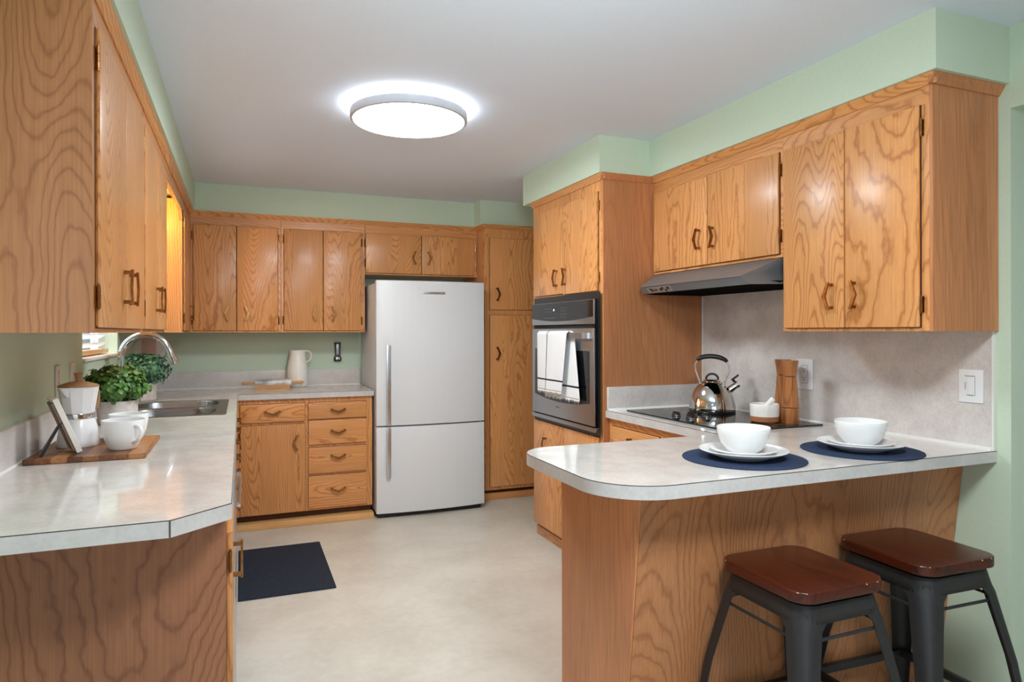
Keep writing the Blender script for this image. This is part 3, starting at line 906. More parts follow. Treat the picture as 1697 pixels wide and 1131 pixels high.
def text(s, size, mat, name, parent, loc, rot, extrude=0.0004, align='CENTER'):
    cu = bpy.data.curves.new(name, 'FONT')
    cu.body = s; cu.size = size; cu.extrude = extrude
    cu.align_x = align; cu.align_y = 'CENTER'
    tmp = bpy.data.objects.new(name + '_curve', cu)
    C.objects.link(tmp)
    bpy.context.view_layer.update()
    me = bpy.data.meshes.new_from_object(tmp.evaluated_get(bpy.context.evaluated_depsgraph_get()))
    bpy.data.objects.remove(tmp); bpy.data.curves.remove(cu)
    me.transform(rot.to_4x4())
    off = Vector((0, 0, 0)); r = parent
    while r is not None:
        off += r.location; r = r.parent
    me.transform(Matrix.Translation(Vector(loc) - off))
    me.materials.clear(); me.materials.append(mat)
    o = bpy.data.objects.new(name, me)
    C.objects.link(o); o.parent = parent
    return o


ROT_MY = Matrix.Rotation(PI / 2, 3, 'X')                                  # reads from -Y side
ROT_MX = Matrix.Rotation(-PI / 2, 3, 'Z') @ Matrix.Rotation(PI / 2, 3, 'X')   # reads from -X side
text('Fisher&Paykel', 0.0125, M['darkprint'], 'lettering', bg, (1.303, 4.7132, 1.615), ROT_MY)

# ---- oven cabinet
OF = 1.785
oc = thing('oven_cabinet', 'tall oak cabinet housing the wall oven', 'cabinet', (OF, 3.10, 0))
MB().box(OF, RW - 0.002, 3.112, 4.02, 0.088, UZ1, 0.0015, 1).build('body', M['oak'], oc)
MB().box(OF - 0.001, RW - 0.002, 3.10, 3.112, 0.088, UZ1 + 0.025).build('side_panel', M['panel_fine'], oc, 0)['label'] = 'reddish brown veneered side panel'
MB().box(OF + 0.05, RW - 0.002, 3.112, 4.01, 0, 0.088).build('toe_kick', M['toe_gap_shade'], oc, 0)
front('door', oc, '-X', OF, 3.567, 3.985, 1.558, 2.087, M['oak'], None, [(3.640, 1.655, True, 1)])
front('door', oc, '-X', OF, 3.150, 3.564, 1.552, 2.085, M['oak'], 3.150, [(3.530, 1.655, True, -1)])
front('door', oc, '-X', OF, 3.560, 3.99, 0.092, 0.762, M['oak'], None, [(3.80, 0.618, True, 1)])
front('door', oc, '-X', OF, 3.140, 3.557, 0.092, 0.762, M['oak'], None, [(3.44, 0.618, True, -1)])
struct(MB().box(OF - 0.03 + 0.055, OF + 0.049, 3.10, 4.03, 0, 0.058, 0.004).build('baseboard_right', M['oak_y']), 'oak baseboard under the oven cabinet')

# ---- wall oven
ov = thing('wall_oven', 'built-in stainless and black wall oven with a towel on its handle', 'oven', (OF, 3.54, 0.768))
OFX = OF - 0.014
MB().box(OFX - 0.002, OFX, 3.112, 3.972, 0.769, 1.546, 0.0).build('frame', M['black'], ov, 0)
MB().box(1.752, OFX - 0.002, 3.135, 3.940, 0.818, 1.508).build('body', M['blackgloss'], ov, 0)
# control panel: stainless back with black glass whose lower edge sags
cp = MB().box(1.741, 1.752, 3.132, 3.942, 1.372, 1.506, 0.003).build('control_panel', M['steel'], ov)
pts = [(3.137, 1.503), (3.937, 1.503)]
for k in range(17):
    t = k / 16
    pts.append((3.937 - 0.80 * t, 1.4135 - 0.021 * (1 - (2 * t - 1) ** 2)))
MB().prism(pts, 'x', 1.7385, 1.742).build('control_glass', M['blackgloss'], cp, 0)
ds = MB().box(1.7375, 1.7387, 3.600, 3.625, 1.452, 1.468).build('display', M['darkprint'], cp, 0)
text('07', 0.017, M['led'], 'clock_digits', ds, (1.7372, 3.612, 1.460), ROT_MX)
m = MB()
for r_ in range(4):
    for c_ in range(5):
        y = 3.735 - c_ * 0.020; z = 1.470 - r_ * 0.018
        if r_ < 2: m.box(1.7378, 1.7386, y - 0.004, y + 0.004, z - 0.0012, z + 0.0012)
        y2 = 3.52 - c_ * 0.022
        if c_ < 4: m.box(1.7378, 1.7386, y2 - 0.0045, y2 + 0.0045, z - 0.0012, z + 0.0012)
for c_ in range(8):
    m.box(1.7378, 1.7386, 3.735 - c_ * 0.019 - 0.004, 3.735 - c_ * 0.019 + 0.004, 1.4135, 1.4165)
m.build('touch_keys', M['print'], cp, 0)
od = MB().box(1.741, 1.752, 3.132, 3.942, 0.822, 1.350, 0.004).build('door', M['steel'], ov)
pts = [(3.180, 1.226), (3.890, 1.226)]
for k in range(17):
    t = k / 16
    pts.append((3.897 - 0.72 * t, 0.941 - 0.026 * (1 - (2 * t - 1) ** 2)))
MB().prism(pts, 'x', 1.7395, 1.742).build('oven_window', M['blackgloss'], od, 0)
m = MB()
hp_ = [(1.740, 3.146), (1.722, 3.150), (1.707, 3.166), (1.701, 3.195), (1.699, 3.54), (1.700, 3.765), (1.707, 3.800), (1.722, 3.818), (1.740, 3.824)]
m.loft([[(x - 0.005, y, 1.293), (x + 0.005, y, 1.293), (x + 0.005, y, 1.325), (x - 0.005, y, 1.325)] for x, y in hp_])
m.build('handle', M['steel'], od)
m = MB().box(1.7392, 1.742, 3.532, 3.592, 0.874, 0.892, 0.0006)
b_ = m.build('badge', M['badge'], od)
MB().box(1.7388, 1.7393, 3.575, 3.588, 0.879, 0.888).box(1.7388, 1.7393, 3.545, 3.570, 0.881, 0.885).build('badge_marks', M['darkprint'], b_, 0)
MB().box(1.744, 1.772, 3.134, 3.96, 0.790, 0.814, 0.003).build('bottom_trim', M['steel'], ov)
MB().box(1.752, 1.770, 3.15, 3.93, 0.814, 0.822).box(1.750, 1.770, 3.15, 3.93, 1.350, 1.372).build('vent_gap', M['dark'], ov, 0)

# tea towel over the handle: front flap and lower hanging back flap, one cloth
tw = thing('tea_towel', 'white tea towel with dark stripes hanging on the oven handle', 'towel', (1.69, 3.54, 0.95))


def cloth(y0t, y1t, y0b, y1b, x, zt, zb, stripe, name, amp, vstripe, yv=0.32, xback=None):
    ny, nz = 42, 36
    mb = MB(); bm = mb.bm
    G = []
    rnd = random.Random(5)
    for i in range(nz + 1):
        t = i / nz
        row = []
        for j in range(ny + 1):
            s = j / ny
            y = (y0t + (y1t - y0t) * s) * (1 - t) + (y0b + (y1b - y0b) * s) * t
            wv = amp * (0.3 + 0.7 * t) * (math.sin(s * 9.0 + 0.8) + 0.5 * math.sin(s * 19.0 + 2 * t))
            z = zt + (zb - zt) * t
            xx = x + wv
            if i == 0 and xback is not None: xx = (x + xback) / 2
            row.append(bm.verts.new((xx, y, z + (0.004 if i == 0 and xback is not None else 0))))
        G.append(row)
    for i in range(nz):
        for j in range(ny):
            f = bm.faces.new([G[i][j], G[i][j + 1], G[i + 1][j + 1], G[i + 1][j]])
            zc = (G[i][j].co.z + G[i + 1][j].co.z) / 2
            s = (j + 0.5) / ny
            f.material_index = 1 if (abs(zc - stripe) < 0.0055) or (vstripe and abs(s - yv) < 0.013) else 0
    # fringe
    for j in range(0, ny):
        a, b = G[nz][j].co, G[nz][j + 1].co
        d = 0.012 + 0.014 * rnd.random()
        mid = (a + b) / 2
        v1 = bm.verts.new((a.x, a.y, a.z)); v2 = bm.verts.new((b.x, b.y, b.z))
        v3 = bm.verts.new((mid.x + 0.001, mid.y + rnd.uniform(-.004, .004), mid.z - d))
        bm.faces.new([v1, v2, v3])
    o = mb.build(name, [M['linen'], M['linen_dark']], tw, 60)
    md = o.modifiers.new('cloth_thickness', 'SOLIDIFY'); md.thickness = 0.003; md.offset = 0
    return o


cloth(3.735, 3.335, 3.735, 3.405, 1.683, 1.332, 0.985, 1.045, 'front_flap', 0.0022, True, 0.36, 1.712)
cloth(3.735, 3.310, 3.70, 3.245, 1.716, 1.332, 0.955, 1.025, 'back_flap', 0.0028, False, xback=1.683)

# ---- hood cabinet and right wall cabinet
hc = thing('wall_cabinet', 'two door oak cabinet above the range hood', 'cabinet', (RUF, 3.10, 1.64))
MB().box(RUF, RW - 0.002, 2.158, 3.099, 1.642, UZ1, 0.0015, 1).build('body', M['oak_y'], hc)
front('door', hc, '-X', RUF, 2.634, 3.086, 1.656, 2.082, M['oak'], None, [(2.690, 1.784, True, 1)])
front('door', hc, '-X', RUF, 2.172, 2.631, 1.656, 2.082, M['oak'], 2.172, [(2.590, 1.782, True, -1)])
rc = thing('wall_cabinet', 'two door oak wall cabinet at the right above the pepper mills, with an exposed end', 'cabinet', (RUF, 1.506, UZ0))
MB().box(RUF, RW - 0.002, 1.516, 2.157, UZ0, UZ1, 0.0015, 1).build('body', M['oak'], rc)
fbox(MB(), '-X', RUF, 1.517, 2.1565, -0.001, 0.0008, 2.0835, UZ1 - 0.002).build('top_rail', M['oak_y'], rc, 0)
MB().box(RUF - 0.001, RW - 0.002, 1.505, 1.516, UZ0, UZ1 + 0.025).build('side_panel', M['panel_fine'], rc, 0)['label'] = 'brown veneered end panel'
front('door', rc, '-X', RUF, 1.843, 2.140, 1.344, 2.082, M['oak'], None, [(1.898, HZ, True, 1)])
front('door', rc, '-X', RUF, 1.545, 1.840, 1.344, 2.082, M['oak'], 1.545, [(1.797, HZ, True, -1)])

# ---- range hood
hd = thing('range_hood', 'stainless under-cabinet range hood above the cooktop', 'hood', (RW, 2.63, 1.53))
yA, yB = 2.168, 3.092      # top ends
LT = (1.955, 2.247, 3.012, 1.566)
LB = (1.985, 2.225, 3.032, 1.530)
m = MB()
top = [(RUF + 0.0, yA, 1.640), (RUF, yB, 1.640)]
lt = [(LT[0], LT[1], LT[3]), (LT[0], LT[2], LT[3])]
lb = [(LB[0], LB[1], LB[3]), (LB[0], LB[2], LB[3])]
bk = [(RW - 0.004, yA, 1.640), (RW - 0.004, yB, 1.640), (RW - 0.004, yA, 1.530), (RW - 0.004, yB, 1.530)]
m.poly([top[1], top[0], lt[0], lt[1]])
m.poly([lt[1], lt[0], lb[0], lb[1]])
m.poly([top[0], bk[0], bk[2], (2.10, yA, 1.530), lb[0], lt[0]])
m.poly([top[1], lt[1], lb[1], (2.10, yB, 1.530), bk[3], bk[1]])
m.poly([top[0], top[1], bk[1], bk[0]])
bmesh.ops.remove_doubles(m.bm, verts=m.bm.verts, dist=1e-5)
bmesh.ops.recalc_face_normals(m.bm, faces=m.bm.faces)
sh = m.build('shell', M['hood'], hd, 20)
m = MB()
m.prism([(LB[0] + 0.008, LB[1] + 0.006), (2.10, yA + 0.006), (RW - 0.006, yA + 0.006), (RW - 0.006, yB - 0.006), (2.10, yB - 0.006), (LB[0] + 0.008, LB[2] - 0.006)], 'z', 1.5315, 1.545)
m.build('filter_panel', M['matteblack'], hd, 0)
MB().tube([(LT[0] - 0.0005, LT[1] + 0.003, LT[3]), (LT[0] - 0.0005, LT[2] - 0.003, LT[3])], 0.0022, 8).build('lip_edge', M['hood'], hd)
# control sticker with dark marks, lying on the slanted lip
u = (Vector(lb[0]) - Vector(lt[0])); u = Vector((LB[0] - LT[0], 0, LB[3] - LT[3]))
nrm = Vector((-abs(u.z), 0, -u.x)).normalized()


def lippt(y, t, off):
    q = Vector((LT[0], y, LT[3])) + Vector((u.x, 0, u.z)) * t + nrm * off
    return (q.x, q.y, q.z)


def lipquad(mb, y0, y1, t0, t1, off=0.0012):
    a = [lippt(y0, t0, off), lippt(y1, t0, off), lippt(y1, t1, off), lippt(y0, t1, off)]
    b = [lippt(y0, t0, off - 0.001), lippt(y1, t0, off - 0.001), lippt(y1, t1, off - 0.001), lippt(y0, t1, off - 0.001)]
    mb.loft([b, a])


m = MB(); lipquad(m, 2.965, 2.760, 0.18, 0.92, 0.001)
stk = m.build('control_sticker', M['badge'], hd, 0)
m = MB()
for (ya, yb, ta, tb) in ((2.945, 2.920, .35, .5), (2.935, 2.915, .55, .75), (2.905, 2.898, .4, .75), (2.89, 2.883, .45, .72), (2.86, 2.835, .45, .7), (2.84, 2.822, .3, .5), (2.815, 2.80, .55, .85), (2.795, 2.775, .3, .6)):
    lipquad(m, ya, yb, ta, tb, 0.0022)
m.build('switch_marks', M['black'], stk, 0)

# ---- cooktop base cabinet and peninsula
KF = 1.818
kb = thing('base_cabinet', 'oak base cabinet under the cooktop beside the oven cabinet', 'cabinet', (KF, 3.09, 0))
MB().box(KF, RW - 0.002, 2.135, 3.099, 0.088, 0.8755, 0.0015, 1).build('body', M['oak_y'], kb)
for y0, y1 in ((2.63, 3.07), (2.17, 2.61)):
    front('drawer', kb, '-X', KF, y0, y1, 0.72, 0.835, M['oak_y'], None, [((y0 + y1) / 2 - 0.03, 0.79, False, -1)])
    front('door', kb, '-X', KF, y0, y1, 0.10, 0.70, M['oak'], None, [(y0 + 0.06, 0.58, True, 1)])
MB().box(KF + 0.05, RW - 0.002, 2.135, 3.099, 0, 0.088).build('toe_kick', M['toe_gap_shade'], kb, 0)

pn = thing('peninsula_base', 'wood panelled peninsula base behind the two bar stools', 'cabinet', (1.06, 1.72, 0))


def py(z): return 1.625 + (0.8755 - z) * 0.115


m = MB().prism([(py(0) + 0.02, 0.0), (py(0.8755) + 0.02, 0.8755), (2.125, 0.8755), (2.125, 0)], 'x', 1.066, RW - 0.002)
m.build('body', M['oak'], pn, 0)
m = MB().prism([(py(0), 0.0), (py(0.8755), 0.8755), (py(0.8755) + 0.02, 0.8755), (py(0) + 0.02, 0)], 'x', 1.061, RW - 0.002)
m.build('front_panel', M['panel'], pn, 0)['label'] = 'slanted cathedral grain panel facing the stools'
m = MB().prism([(py(0) + 0.002, 0.0), (py(0.8755) + 0.002, 0.8755), (2.13, 0.8755), (2.13, 0)], 'x', 1.054, 1.0605)
m.build('end_panel', M['panel_fine'], pn, 0)['label'] = 'narrow plain end panel'

w2 = thing('worktop', 'pale laminate worktop of the peninsula and cooktop run, with a rounded corner', 'worktop', (1.0, 1.51, 0.876))
XL = 0.902
arc = []
for k in range(13):          # far-left corner
    a = PI / 2 + (PI / 2) * k / 12
    arc.append((XL + 0.13 + 0.13 * math.cos(a), 2.19 - 0.13 + 0.13 * math.sin(a)))
for k in range(17):          # near-left corner
    a = PI + (PI / 2) * k / 16
    arc.append((XL + 0.19 + 0.19 * math.cos(a), 1.514 + 0.19 + 0.19 * math.sin(a)))
out = [(1.795, 3.097), (1.795, 2.19)] + arc + [(RW - 0.001, 1.514)]
MB().prism(out + [(RW - 0.001, 3.097)], 'z', ZB, CT).build('top', M['laminate'], w2, 0)
band(w2, out, ZB - 0.001, CT - 0.0022, 0.002, M['edge'], 'edge_band', 1)
band(w2, out, CT - 0.0022, CT - 0.0002, 0.0016, M['seam'], 'edge_seam', 1)
m = MB().box(RW - 0.007, RW - 0.0005, 1.523, 2.157, CT, UZ0).box(RW - 0.007, RW - 0.0005, 2.157, 3.098, CT, 1.64)
tag(m.build('backsplash_panel', M['splash'], None, 0), 'tall mottled grey laminate backsplash panel on the right wall behind the cooktop', 'backsplash')
MB().box(1.80, RW - 0.007, 3.078, 3.098, CT, 1.036, 0.003).build('side_splash', M['splash'], w2)
m = MB().prism([(RW - 0.007, CT), (RW - 0.019, CT), (RW - 0.007, CT + 0.010)], 'y', 1.523, 3.078)
m.prism([(3.078, CT), (3.066, CT), (3.078, CT + 0.010)], 'x', 1.80, RW - 0.007)
m.box(RW - 0.010, RW - 0.0005, 1.517, 1.523, CT, UZ0).box(RW - 0.012, RW - 0.007, 3.092, 3.0985, 1.036, 1.53)
m.build('caulk_line', M['caulk'], w2, 0)

# ---- cooktop
ck = thing('cooktop', 'black glass electric cooktop set in the right worktop', 'cooktop', (2.12, 2.61, CT))
MB().prism(rrect(1.866, 2.380, 2.208, 3.012, 0.008, 4), 'z', CT + 0.0005, CT + 0.007, 0.0015, 1).build('glass_top', M['blackgloss'], ck)
for (x, y, r) in ((2.0, 2.36, 0.09), (2.26, 2.36, 0.105), (2.0, 2.86, 0.105), (2.25, 2.86, 0.085)):
    MB().lathe([(r, 0), (r, 0.0004), (r - 0.003, 0.0004), (r - 0.003, 0)], x, y, CT + 0.007, 48).build('burner_ring', M['print'], ck)
for (x, y) in ((1.955, 2.700), (1.945, 2.575), (2.06, 2.705), (2.055, 2.600), (2.0, 2.645)):
    k_ = MB().lathe([(0.021, 0), (0.021, 0.010), (0.019, 0.013), (0, 0.013)], x, y, CT + 0.0072, 24).build('knob', M['black'], ck)
    MB().box(x - 0.004, x + 0.004, y - 0.022, y + 0.022, CT + 0.019, CT + 0.028, 0.002).build('knob_grip', M['black'], k_)
    MB().lathe([(0.0213, 0.0015), (0.0225, 0.0015), (0.0225, 0.006), (0.0213, 0.006)], x, y, CT + 0.0072, 24, close=True).build('knob_ring', M['chrome'], k_)

# ---- kettle
kx, ky, kz = 2.222, 2.765, CT + 0.0072
kt = thing('kettle', 'polished steel whistling kettle with black handle on the cooktop', 'kettle', (kx, ky, kz))
MB().lathe([(0, 0), (0.113, 0), (0.1145, 0.004), (0.1145, 0.010), (0.112, 0.012)], kx, ky, kz, 56).build('base_ring', M['black'], kt)
MB().lathe([(0.113, 0.010), (0.115, 0.016), (0.1145, 0.028), (0.110, 0.055), (0.101, 0.085), (0.088, 0.112), (0.072, 0.134), (0.055, 0.149), (0.043, 0.156), (0.0, 0.156)], kx, ky, kz, 64).build('body', M['kettle'], kt)
MB().lathe([(0.043, 0.1555), (0.044, 0.159), (0.040, 0.163), (0.02, 0.167), (0, 0.168)], kx, ky, kz, 40).build('lid', M['kettle'], kt)
# in-view direction of the handle plane: roughly along the picture, i.e. camera-right
hx, hy = 0.80, -0.60


def K(s, z, q=0.0): return (kx + hx * s - hy * q, ky + hy * s + hx * q, kz + z)


pp = [K(0.030 * math.cos(a), 0.166 + 0.028 * math.sin(a)) for a in [PI * i / 12 for i in range(13)]]
MB().tube(pp, 0.0055, 10).build('lid_knob', M['black'], kt)
left = bez(K(-0.060, 0.142), K(-0.065, 0.19), K(-0.105, 0.22), K(-0.068, 0.268), 14)
right = bez(K(0.060, 0.142), K(0.068, 0.19), K(0.105, 0.215), K(0.068, 0.262), 14)
MB().tube(left, 0.0045, 10).build('handle_arm', M['chrome'], kt)
MB().tube(right, 0.0045, 10).build('handle_arm', M['chrome'], kt)
grip = bez(K(-0.074, 0.262), K(-0.055, 0.290), K(0.04, 0.292), K(0.074, 0.256), 16)
MB().tube(grip, [0.008, 0.010, 0.011, 0.0115, 0.012, 0.012, 0.012, 0.012, 0.012, 0.012, 0.012, 0.012, 0.012, 0.0115, 0.011, 0.010, 0.008], 14).build('grip', M['black'], kt)
sp0, sp1 = Vector(K(0.066, 0.100)), Vector(K(0.128, 0.145))
MB().tube([sp0, sp0.lerp(sp1, 0.5), sp0.lerp(sp1, 0.82), sp0.lerp(sp1, 0.83), sp1], [0.019, 0.0175, 0.0165, 0.0195, 0.0195], 20).build('spout', M['kettle'], kt)
q0 = Vector(K(0.108, 0.155)); q1 = Vector(K(0.100, 0.168)); q2 = Vector(K(0.128, 0.190))
MB().tube([q0, q1], 0.007, 10).build('whistle_arm', M['black'], kt)
MB().tube([Vector(K(0.094, 0.163)), q2], [0.010, 0.009], 10, flat=0.55).build('whistle_lever', M['black'], kt)

# ---- mortar and pestle
mx_, my_, mz_ = 2.192, 2.365, CT + 0.0072
mo = thing('mortar', 'white mortar with bare clay foot at the front of the cooktop', 'mortar', (mx_, my_, mz_))
MB().lathe([(0, 0), (0.054, 0), (0.061, 0.006), (0.0625, 0.028)], mx_, my_, mz_, 48).build('foot', M['terracotta'], mo)
MB().lathe([(0.0625, 0.028), (0.0632, 0.060), (0.063, 0.080), (0.0615, 0.083), (0.058, 0.080), (0.054, 0.045), (0.03, 0.022), (0, 0.02)], mx_, my_, mz_, 48).build('bowl', M['stoneware'], mo)
pe0, pe1 = Vector((mx_ - 0.015, my_ + 0.01, mz_ + 0.045)), Vector((mx_ + 0.034, my_ - 0.022, mz_ + 0.108))
pt = MB()
prof = ((0.0, 0.006), (0.03, 0.014), (0.15, 0.018), (0.35, 0.013), (0.7, 0.0115), (0.86, 0.0135), (0.95, 0.012), (1.0, 0.005))
pt.tube([pe0.lerp(pe1, t) for t, r in prof], [r for t, r in prof], 18)
tag(pt.build('pestle', M['stoneware']), 'white pestle leaning in the mortar', 'pestle')

# ---- pepper mills
def mill(x, y, label, rot):
    t = thing('pepper_mill', label, 'pepper mill', (x, y, CT + 0.0072), 'wooden pepper mills on the cooktop')
    z = CT + 0.0072
    MB().lathe([(0, 0), (0.0375, 0), (0.0385, 0.003), (0.0385, 0.066), (0.0375, 0.0685), (0, 0.0685)], x, y, z, 8, rot=rot).build('base', M['acacia'], t, 20)
    MB().lathe([(0, 0.071), (0.0375, 0.071), (0.0385, 0.073), (0.0355, 0.11), (0.0305, 0.17), (0.0280, 0.205), (0.027, 0.207), (0, 0.207)], x, y, z, 8, rot=rot).build('body', M['acacia'], t, 20)
    MB().lathe([(0, 0.0095 + 0.2), (0.027, 0.2095), (0.028, 0.2115), (0.0305, 0.24), (0.0365, 0.276), (0.0355, 0.279), (0, 0.279)], x, y, z, 8, rot=rot).build('head', M['acacia'], t, 20)
    MB().lathe([(0.022, 0.060), (0.022, 0.215)], x, y, z, 12).build('spindle', M['dark'], t)


mill(2.268, 2.290, 'front pepper mill of faceted acacia wood on the cooktop corner', 0.2)
mill(2.330, 2.395, 'rear pepper mill mostly hidden behind its faceted twin', 0.2)


# ---- bowls, plates, placemats
def setting(cx, cy, which):
    z = CT + 0.0003
    mt = MB().lathe([(0, 0), (0.1935, 0), (0.195, 0.0015), (0.1945, 0.003), (0.19, 0.0034), (0, 0.0034)], 0, 0, 0, 72).build('placemat', M['mat'])
    mt.location = (cx, cy, z)
    tag(mt, 'round navy woven placemat ' + ('nearer the rounded counter end' if which == 0 else 'nearer the right wall and dimmer'), 'placemat', 'round navy placemats')
    z += 0.0037
    where = 'on the placemat nearer the rounded counter end' if which == 0 else 'on the placemat nearer the right wall'
    p = MB().lathe([(0, 0), (0.075, 0), (0.078, 0.002), (0.10, 0.010), (0.135, 0.023), (0.1405, 0.0275), (0.1385, 0.029), (0.133, 0.0265), (0.10, 0.0135), (0.085, 0.009), (0, 0.0085)], 0, 0, 0, 72).build('dinner_plate', M['white'])
    p.location = (cx, cy, z)
    tag(p, 'large white dinner plate ' + where, 'plate', 'white dinner plates')
    z += 0.009
    q = MB().lathe([(0, 0), (0.055, 0), (0.058, 0.002), (0.078, 0.008), (0.102, 0.018), (0.106, 0.021), (0.1045, 0.0225), (0.099, 0.020), (0.078, 0.011), (0.066, 0.007), (0, 0.0065)], 0, 0, 0, 64).build('salad_plate', M['white'])
    q.location = (cx, cy, z)
    tag(q, 'smaller white plate stacked under the bowl ' + where, 'plate', 'white salad plates')
    z += 0.0068
    b = MB().lathe([(0, 0.002), (0.036, 0.002), (0.037, 0), (0.041, 0), (0.042, 0.003), (0.058, 0.014), (0.073, 0.036), (0.081, 0.062), (0.0845, 0.083), (0.0835, 0.085), (0.081, 0.083), (0.0765, 0.06), (0.068, 0.036), (0.054, 0.017), (0.036, 0.008), (0, 0.006)], 0, 0, 0, 64).build('bowl', M['white'])
    b.location = (cx, cy, z)
    tag(b, 'white round bowl ' + where, 'bowl', 'white bowls')


setting(1.522, 1.738, 0)
setting(2.003, 1.700, 1)

# ---- wall plates on the right
op = thing('wall_outlet', 'white duplex outlet plate behind the pepper mills', 'outlet', (RW, 2.356, 1.13))
X0 = RW - 0.007
MB().box(X0 - 0.005, X0 - 0.0002, 2.306, 2.404, 1.062, 1.202, 0.002).build('cover_plate', M['whiteplastic'], op)
rf = MB().box(X0 - 0.0068, X0 - 0.0045, 2.337, 2.373, 1.092, 1.172, 0.0008).build('receptacle', M['whiteplastic'], op)
m = MB()
for zc in (1.152, 1.112):
    m.box(X0 - 0.0072, X0 - 0.0066, 2.346, 2.3485, zc, zc + 0.009).box(X0 - 0.0072, X0 - 0.0066, 2.361, 2.3635, zc, zc + 0.009)
    m.box(X0 - 0.0072, X0 - 0.0066, 2.3525, 2.3575, zc - 0.009, zc - 0.004)
m.build('slot', M['darkprint'], rf, 0)
ol = MB()
for (a, b, c, d) in ((2.3355, 2.337, 1.0905, 1.1735), (2.373, 2.3745, 1.0905, 1.1735), (2.3355, 2.3745, 1.0905, 1.092), (2.3355, 2.3745, 1.172, 1.1735)):
    ol.box(X0 - 0.0053, X0 - 0.0048, a, b, c, d)
ol.build('recess_line', M['print'], op, 0)
dp = thing('dimmer_switch', 'white dimmer switch plate at the right end of the backsplash', 'switch', (RW, 1.594, 1.133))
MB().box(X0 - 0.006, X0 - 0.0002, 1.551, 1.637, 1.074, 1.193, 0.0025).build('cover_plate', M['whiteplastic'], dp)
MB().box(X0 - 0.0085, X0 - 0.005, 1.581, 1.607, 1.102, 1.167, 0.001).build('rocker', M['whiteplastic'], dp)
m = MB().box(X0 - 0.0066, X0 - 0.0058, 1.578, 1.614, 1.168, 1.1705).box(X0 - 0.0066, X0 - 0.0058, 1.583, 1.607, 1.099, 1.1012)
m.box(X0 - 0.0066, X0 - 0.0058, 1.6115, 1.6135, 1.120, 1.146).box(X0 - 0.0066, X0 - 0.0058, 1.5775, 1.5787, 1.099, 1.167)
m.build('slider_gap', M['print'], dp, 0)

# ---- left wall outlets
for (y, lab, nm) in ((3.115, 'almond outlet plate on the left wall behind the moka pot', 'wall_outlet'), (3.36, 'almond switch plate on the left wall nearer the window', 'wall_switch')):
    t = thing(nm, lab, 'outlet' if nm == 'wall_outlet' else 'switch', (LW, y, 1.14))
    MB().box(LW + 0.0002, LW + 0.007, y - 0.039, y + 0.039, 1.078, 1.20, 0.002).build('cover_plate', M['almond'], t)
    if nm == 'wall_outlet':
        for zc in (1.115, 1.163):
            MB().prism(rrect(y - 0.016, y + 0.016, zc - 0.017, zc + 0.017, 0.012), 'x', LW + 0.006, LW + 0.011).build('receptacle', M['almond'], t)
    else:
        MB().box(LW + 0.006, LW + 0.016, y - 0.006, y + 0.006, 1.135, 1.16, 0.002).build('toggle', M['almond'], t)

# ---- things on the left worktop
cb = MB()
n = 8
bx0, bx1, by0, by1 = -0.636, -0.294, 2.502, 2.925
cb.prism(rrect(bx0, bx1, by0, by1, 0.006, 3), 'z', CT + 0.0004, CT + 0.018, 0.002, 1)
cbo = cb.build('cutting_board', M['strips'])
tag(cbo, 'acacia cutting board under the moka pot and mugs', 'board')
BT = CT + 0.0184

# moka pot
px, py_ = -0.533, 2.755
mk = thing('moka_pot', 'white stovetop moka pot with wooden lid knob on the cutting board', 'coffee pot', (px, py_, BT))
MB().lathe([(0, 0), (0.064, 0), (0.066, 0.003), (0.065, 0.02), (0.060, 0.055), (0.052, 0.088), (0.048, 0.098), (0, 0.098)], px, py_, BT, 40).build('boiler', M['enamel'], mk)
MB().lathe([(0, 0.098), (0.0495, 0.098), (0.0505, 0.101), (0.0505, 0.112), (0.0495, 0.115), (0, 0.115)], px, py_, BT, 40).build('collar', M['chrome'], mk)
MB().lathe([(0, 0.115), (0.047, 0.115), (0.049, 0.118), (0.062, 0.205), (0.0625, 0.208), (0, 0.208)], px, py_, BT, 10, rot=0.1).build('upper_chamber', M['enamel'], mk, 15)
MB().lathe([(0.063, 0.208), (0.064, 0.211), (0.058, 0.215), (0.030, 0.224), (0.013, 0.227), (0, 0.227)], px, py_, BT, 20, rot=0.1).build('lid', M['knobwood'], mk, 25)
MB().lathe([(0, 0.226), (0.010, 0.226), (0.009, 0.234), (0.0145, 0.254), (0.013, 0.256), (0, 0.256)], px, py_, BT, 12).build('lid_knob', M['knobwood'], mk, 30)
a_ = Vector((-0.48, -0.876, 0)).normalized()
s_ = Vector((-a_.y, a_.x, 0))
b0 = Vector((px, py_, BT))
m = MB()
L0 = [b0 + a_ * 0.045 + s_ * 0.022 + Vector((0, 0, 0.206)), b0 + a_ * 0.086 + s_ * 0.004 + Vector((0, 0, 0.209)), b0 + a_ * 0.086 - s_ * 0.004 + Vector((0, 0, 0.209)), b0 + a_ * 0.045 - s_ * 0.022 + Vector((0, 0, 0.206))]
L1 = [b0 + a_ * 0.045 + s_ * 0.012 + Vector((0, 0, 0.165)), b0 + a_ * 0.062 + s_ * 0.002 + Vector((0, 0, 0.180)), b0 + a_ * 0.062 - s_ * 0.002 + Vector((0, 0, 0.180)), b0 + a_ * 0.045 - s_ * 0.012 + Vector((0, 0, 0.165))]
m.loft([L1, L0]).build('pour_spout', M['enamel'], mk, 20)
hpts = bez(b0 - a_ * 0.058 + Vector((0, 0, 0.198)), b0 - a_ * 0.098 + Vector((0, 0, 0.215)), b0 - a_ * 0.100 + Vector((0, 0, 0.16)), b0 - a_ * 0.083 + Vector((0, 0, 0.120)), 12)
MB().tube(hpts, 0.0085, 10, flat=0.7).build('handle', M['knobwood'], mk)
m = MB().box(-0.004, 0.004, -0.0075, 0.0075, -0.0065, 0.0065, 0.001)
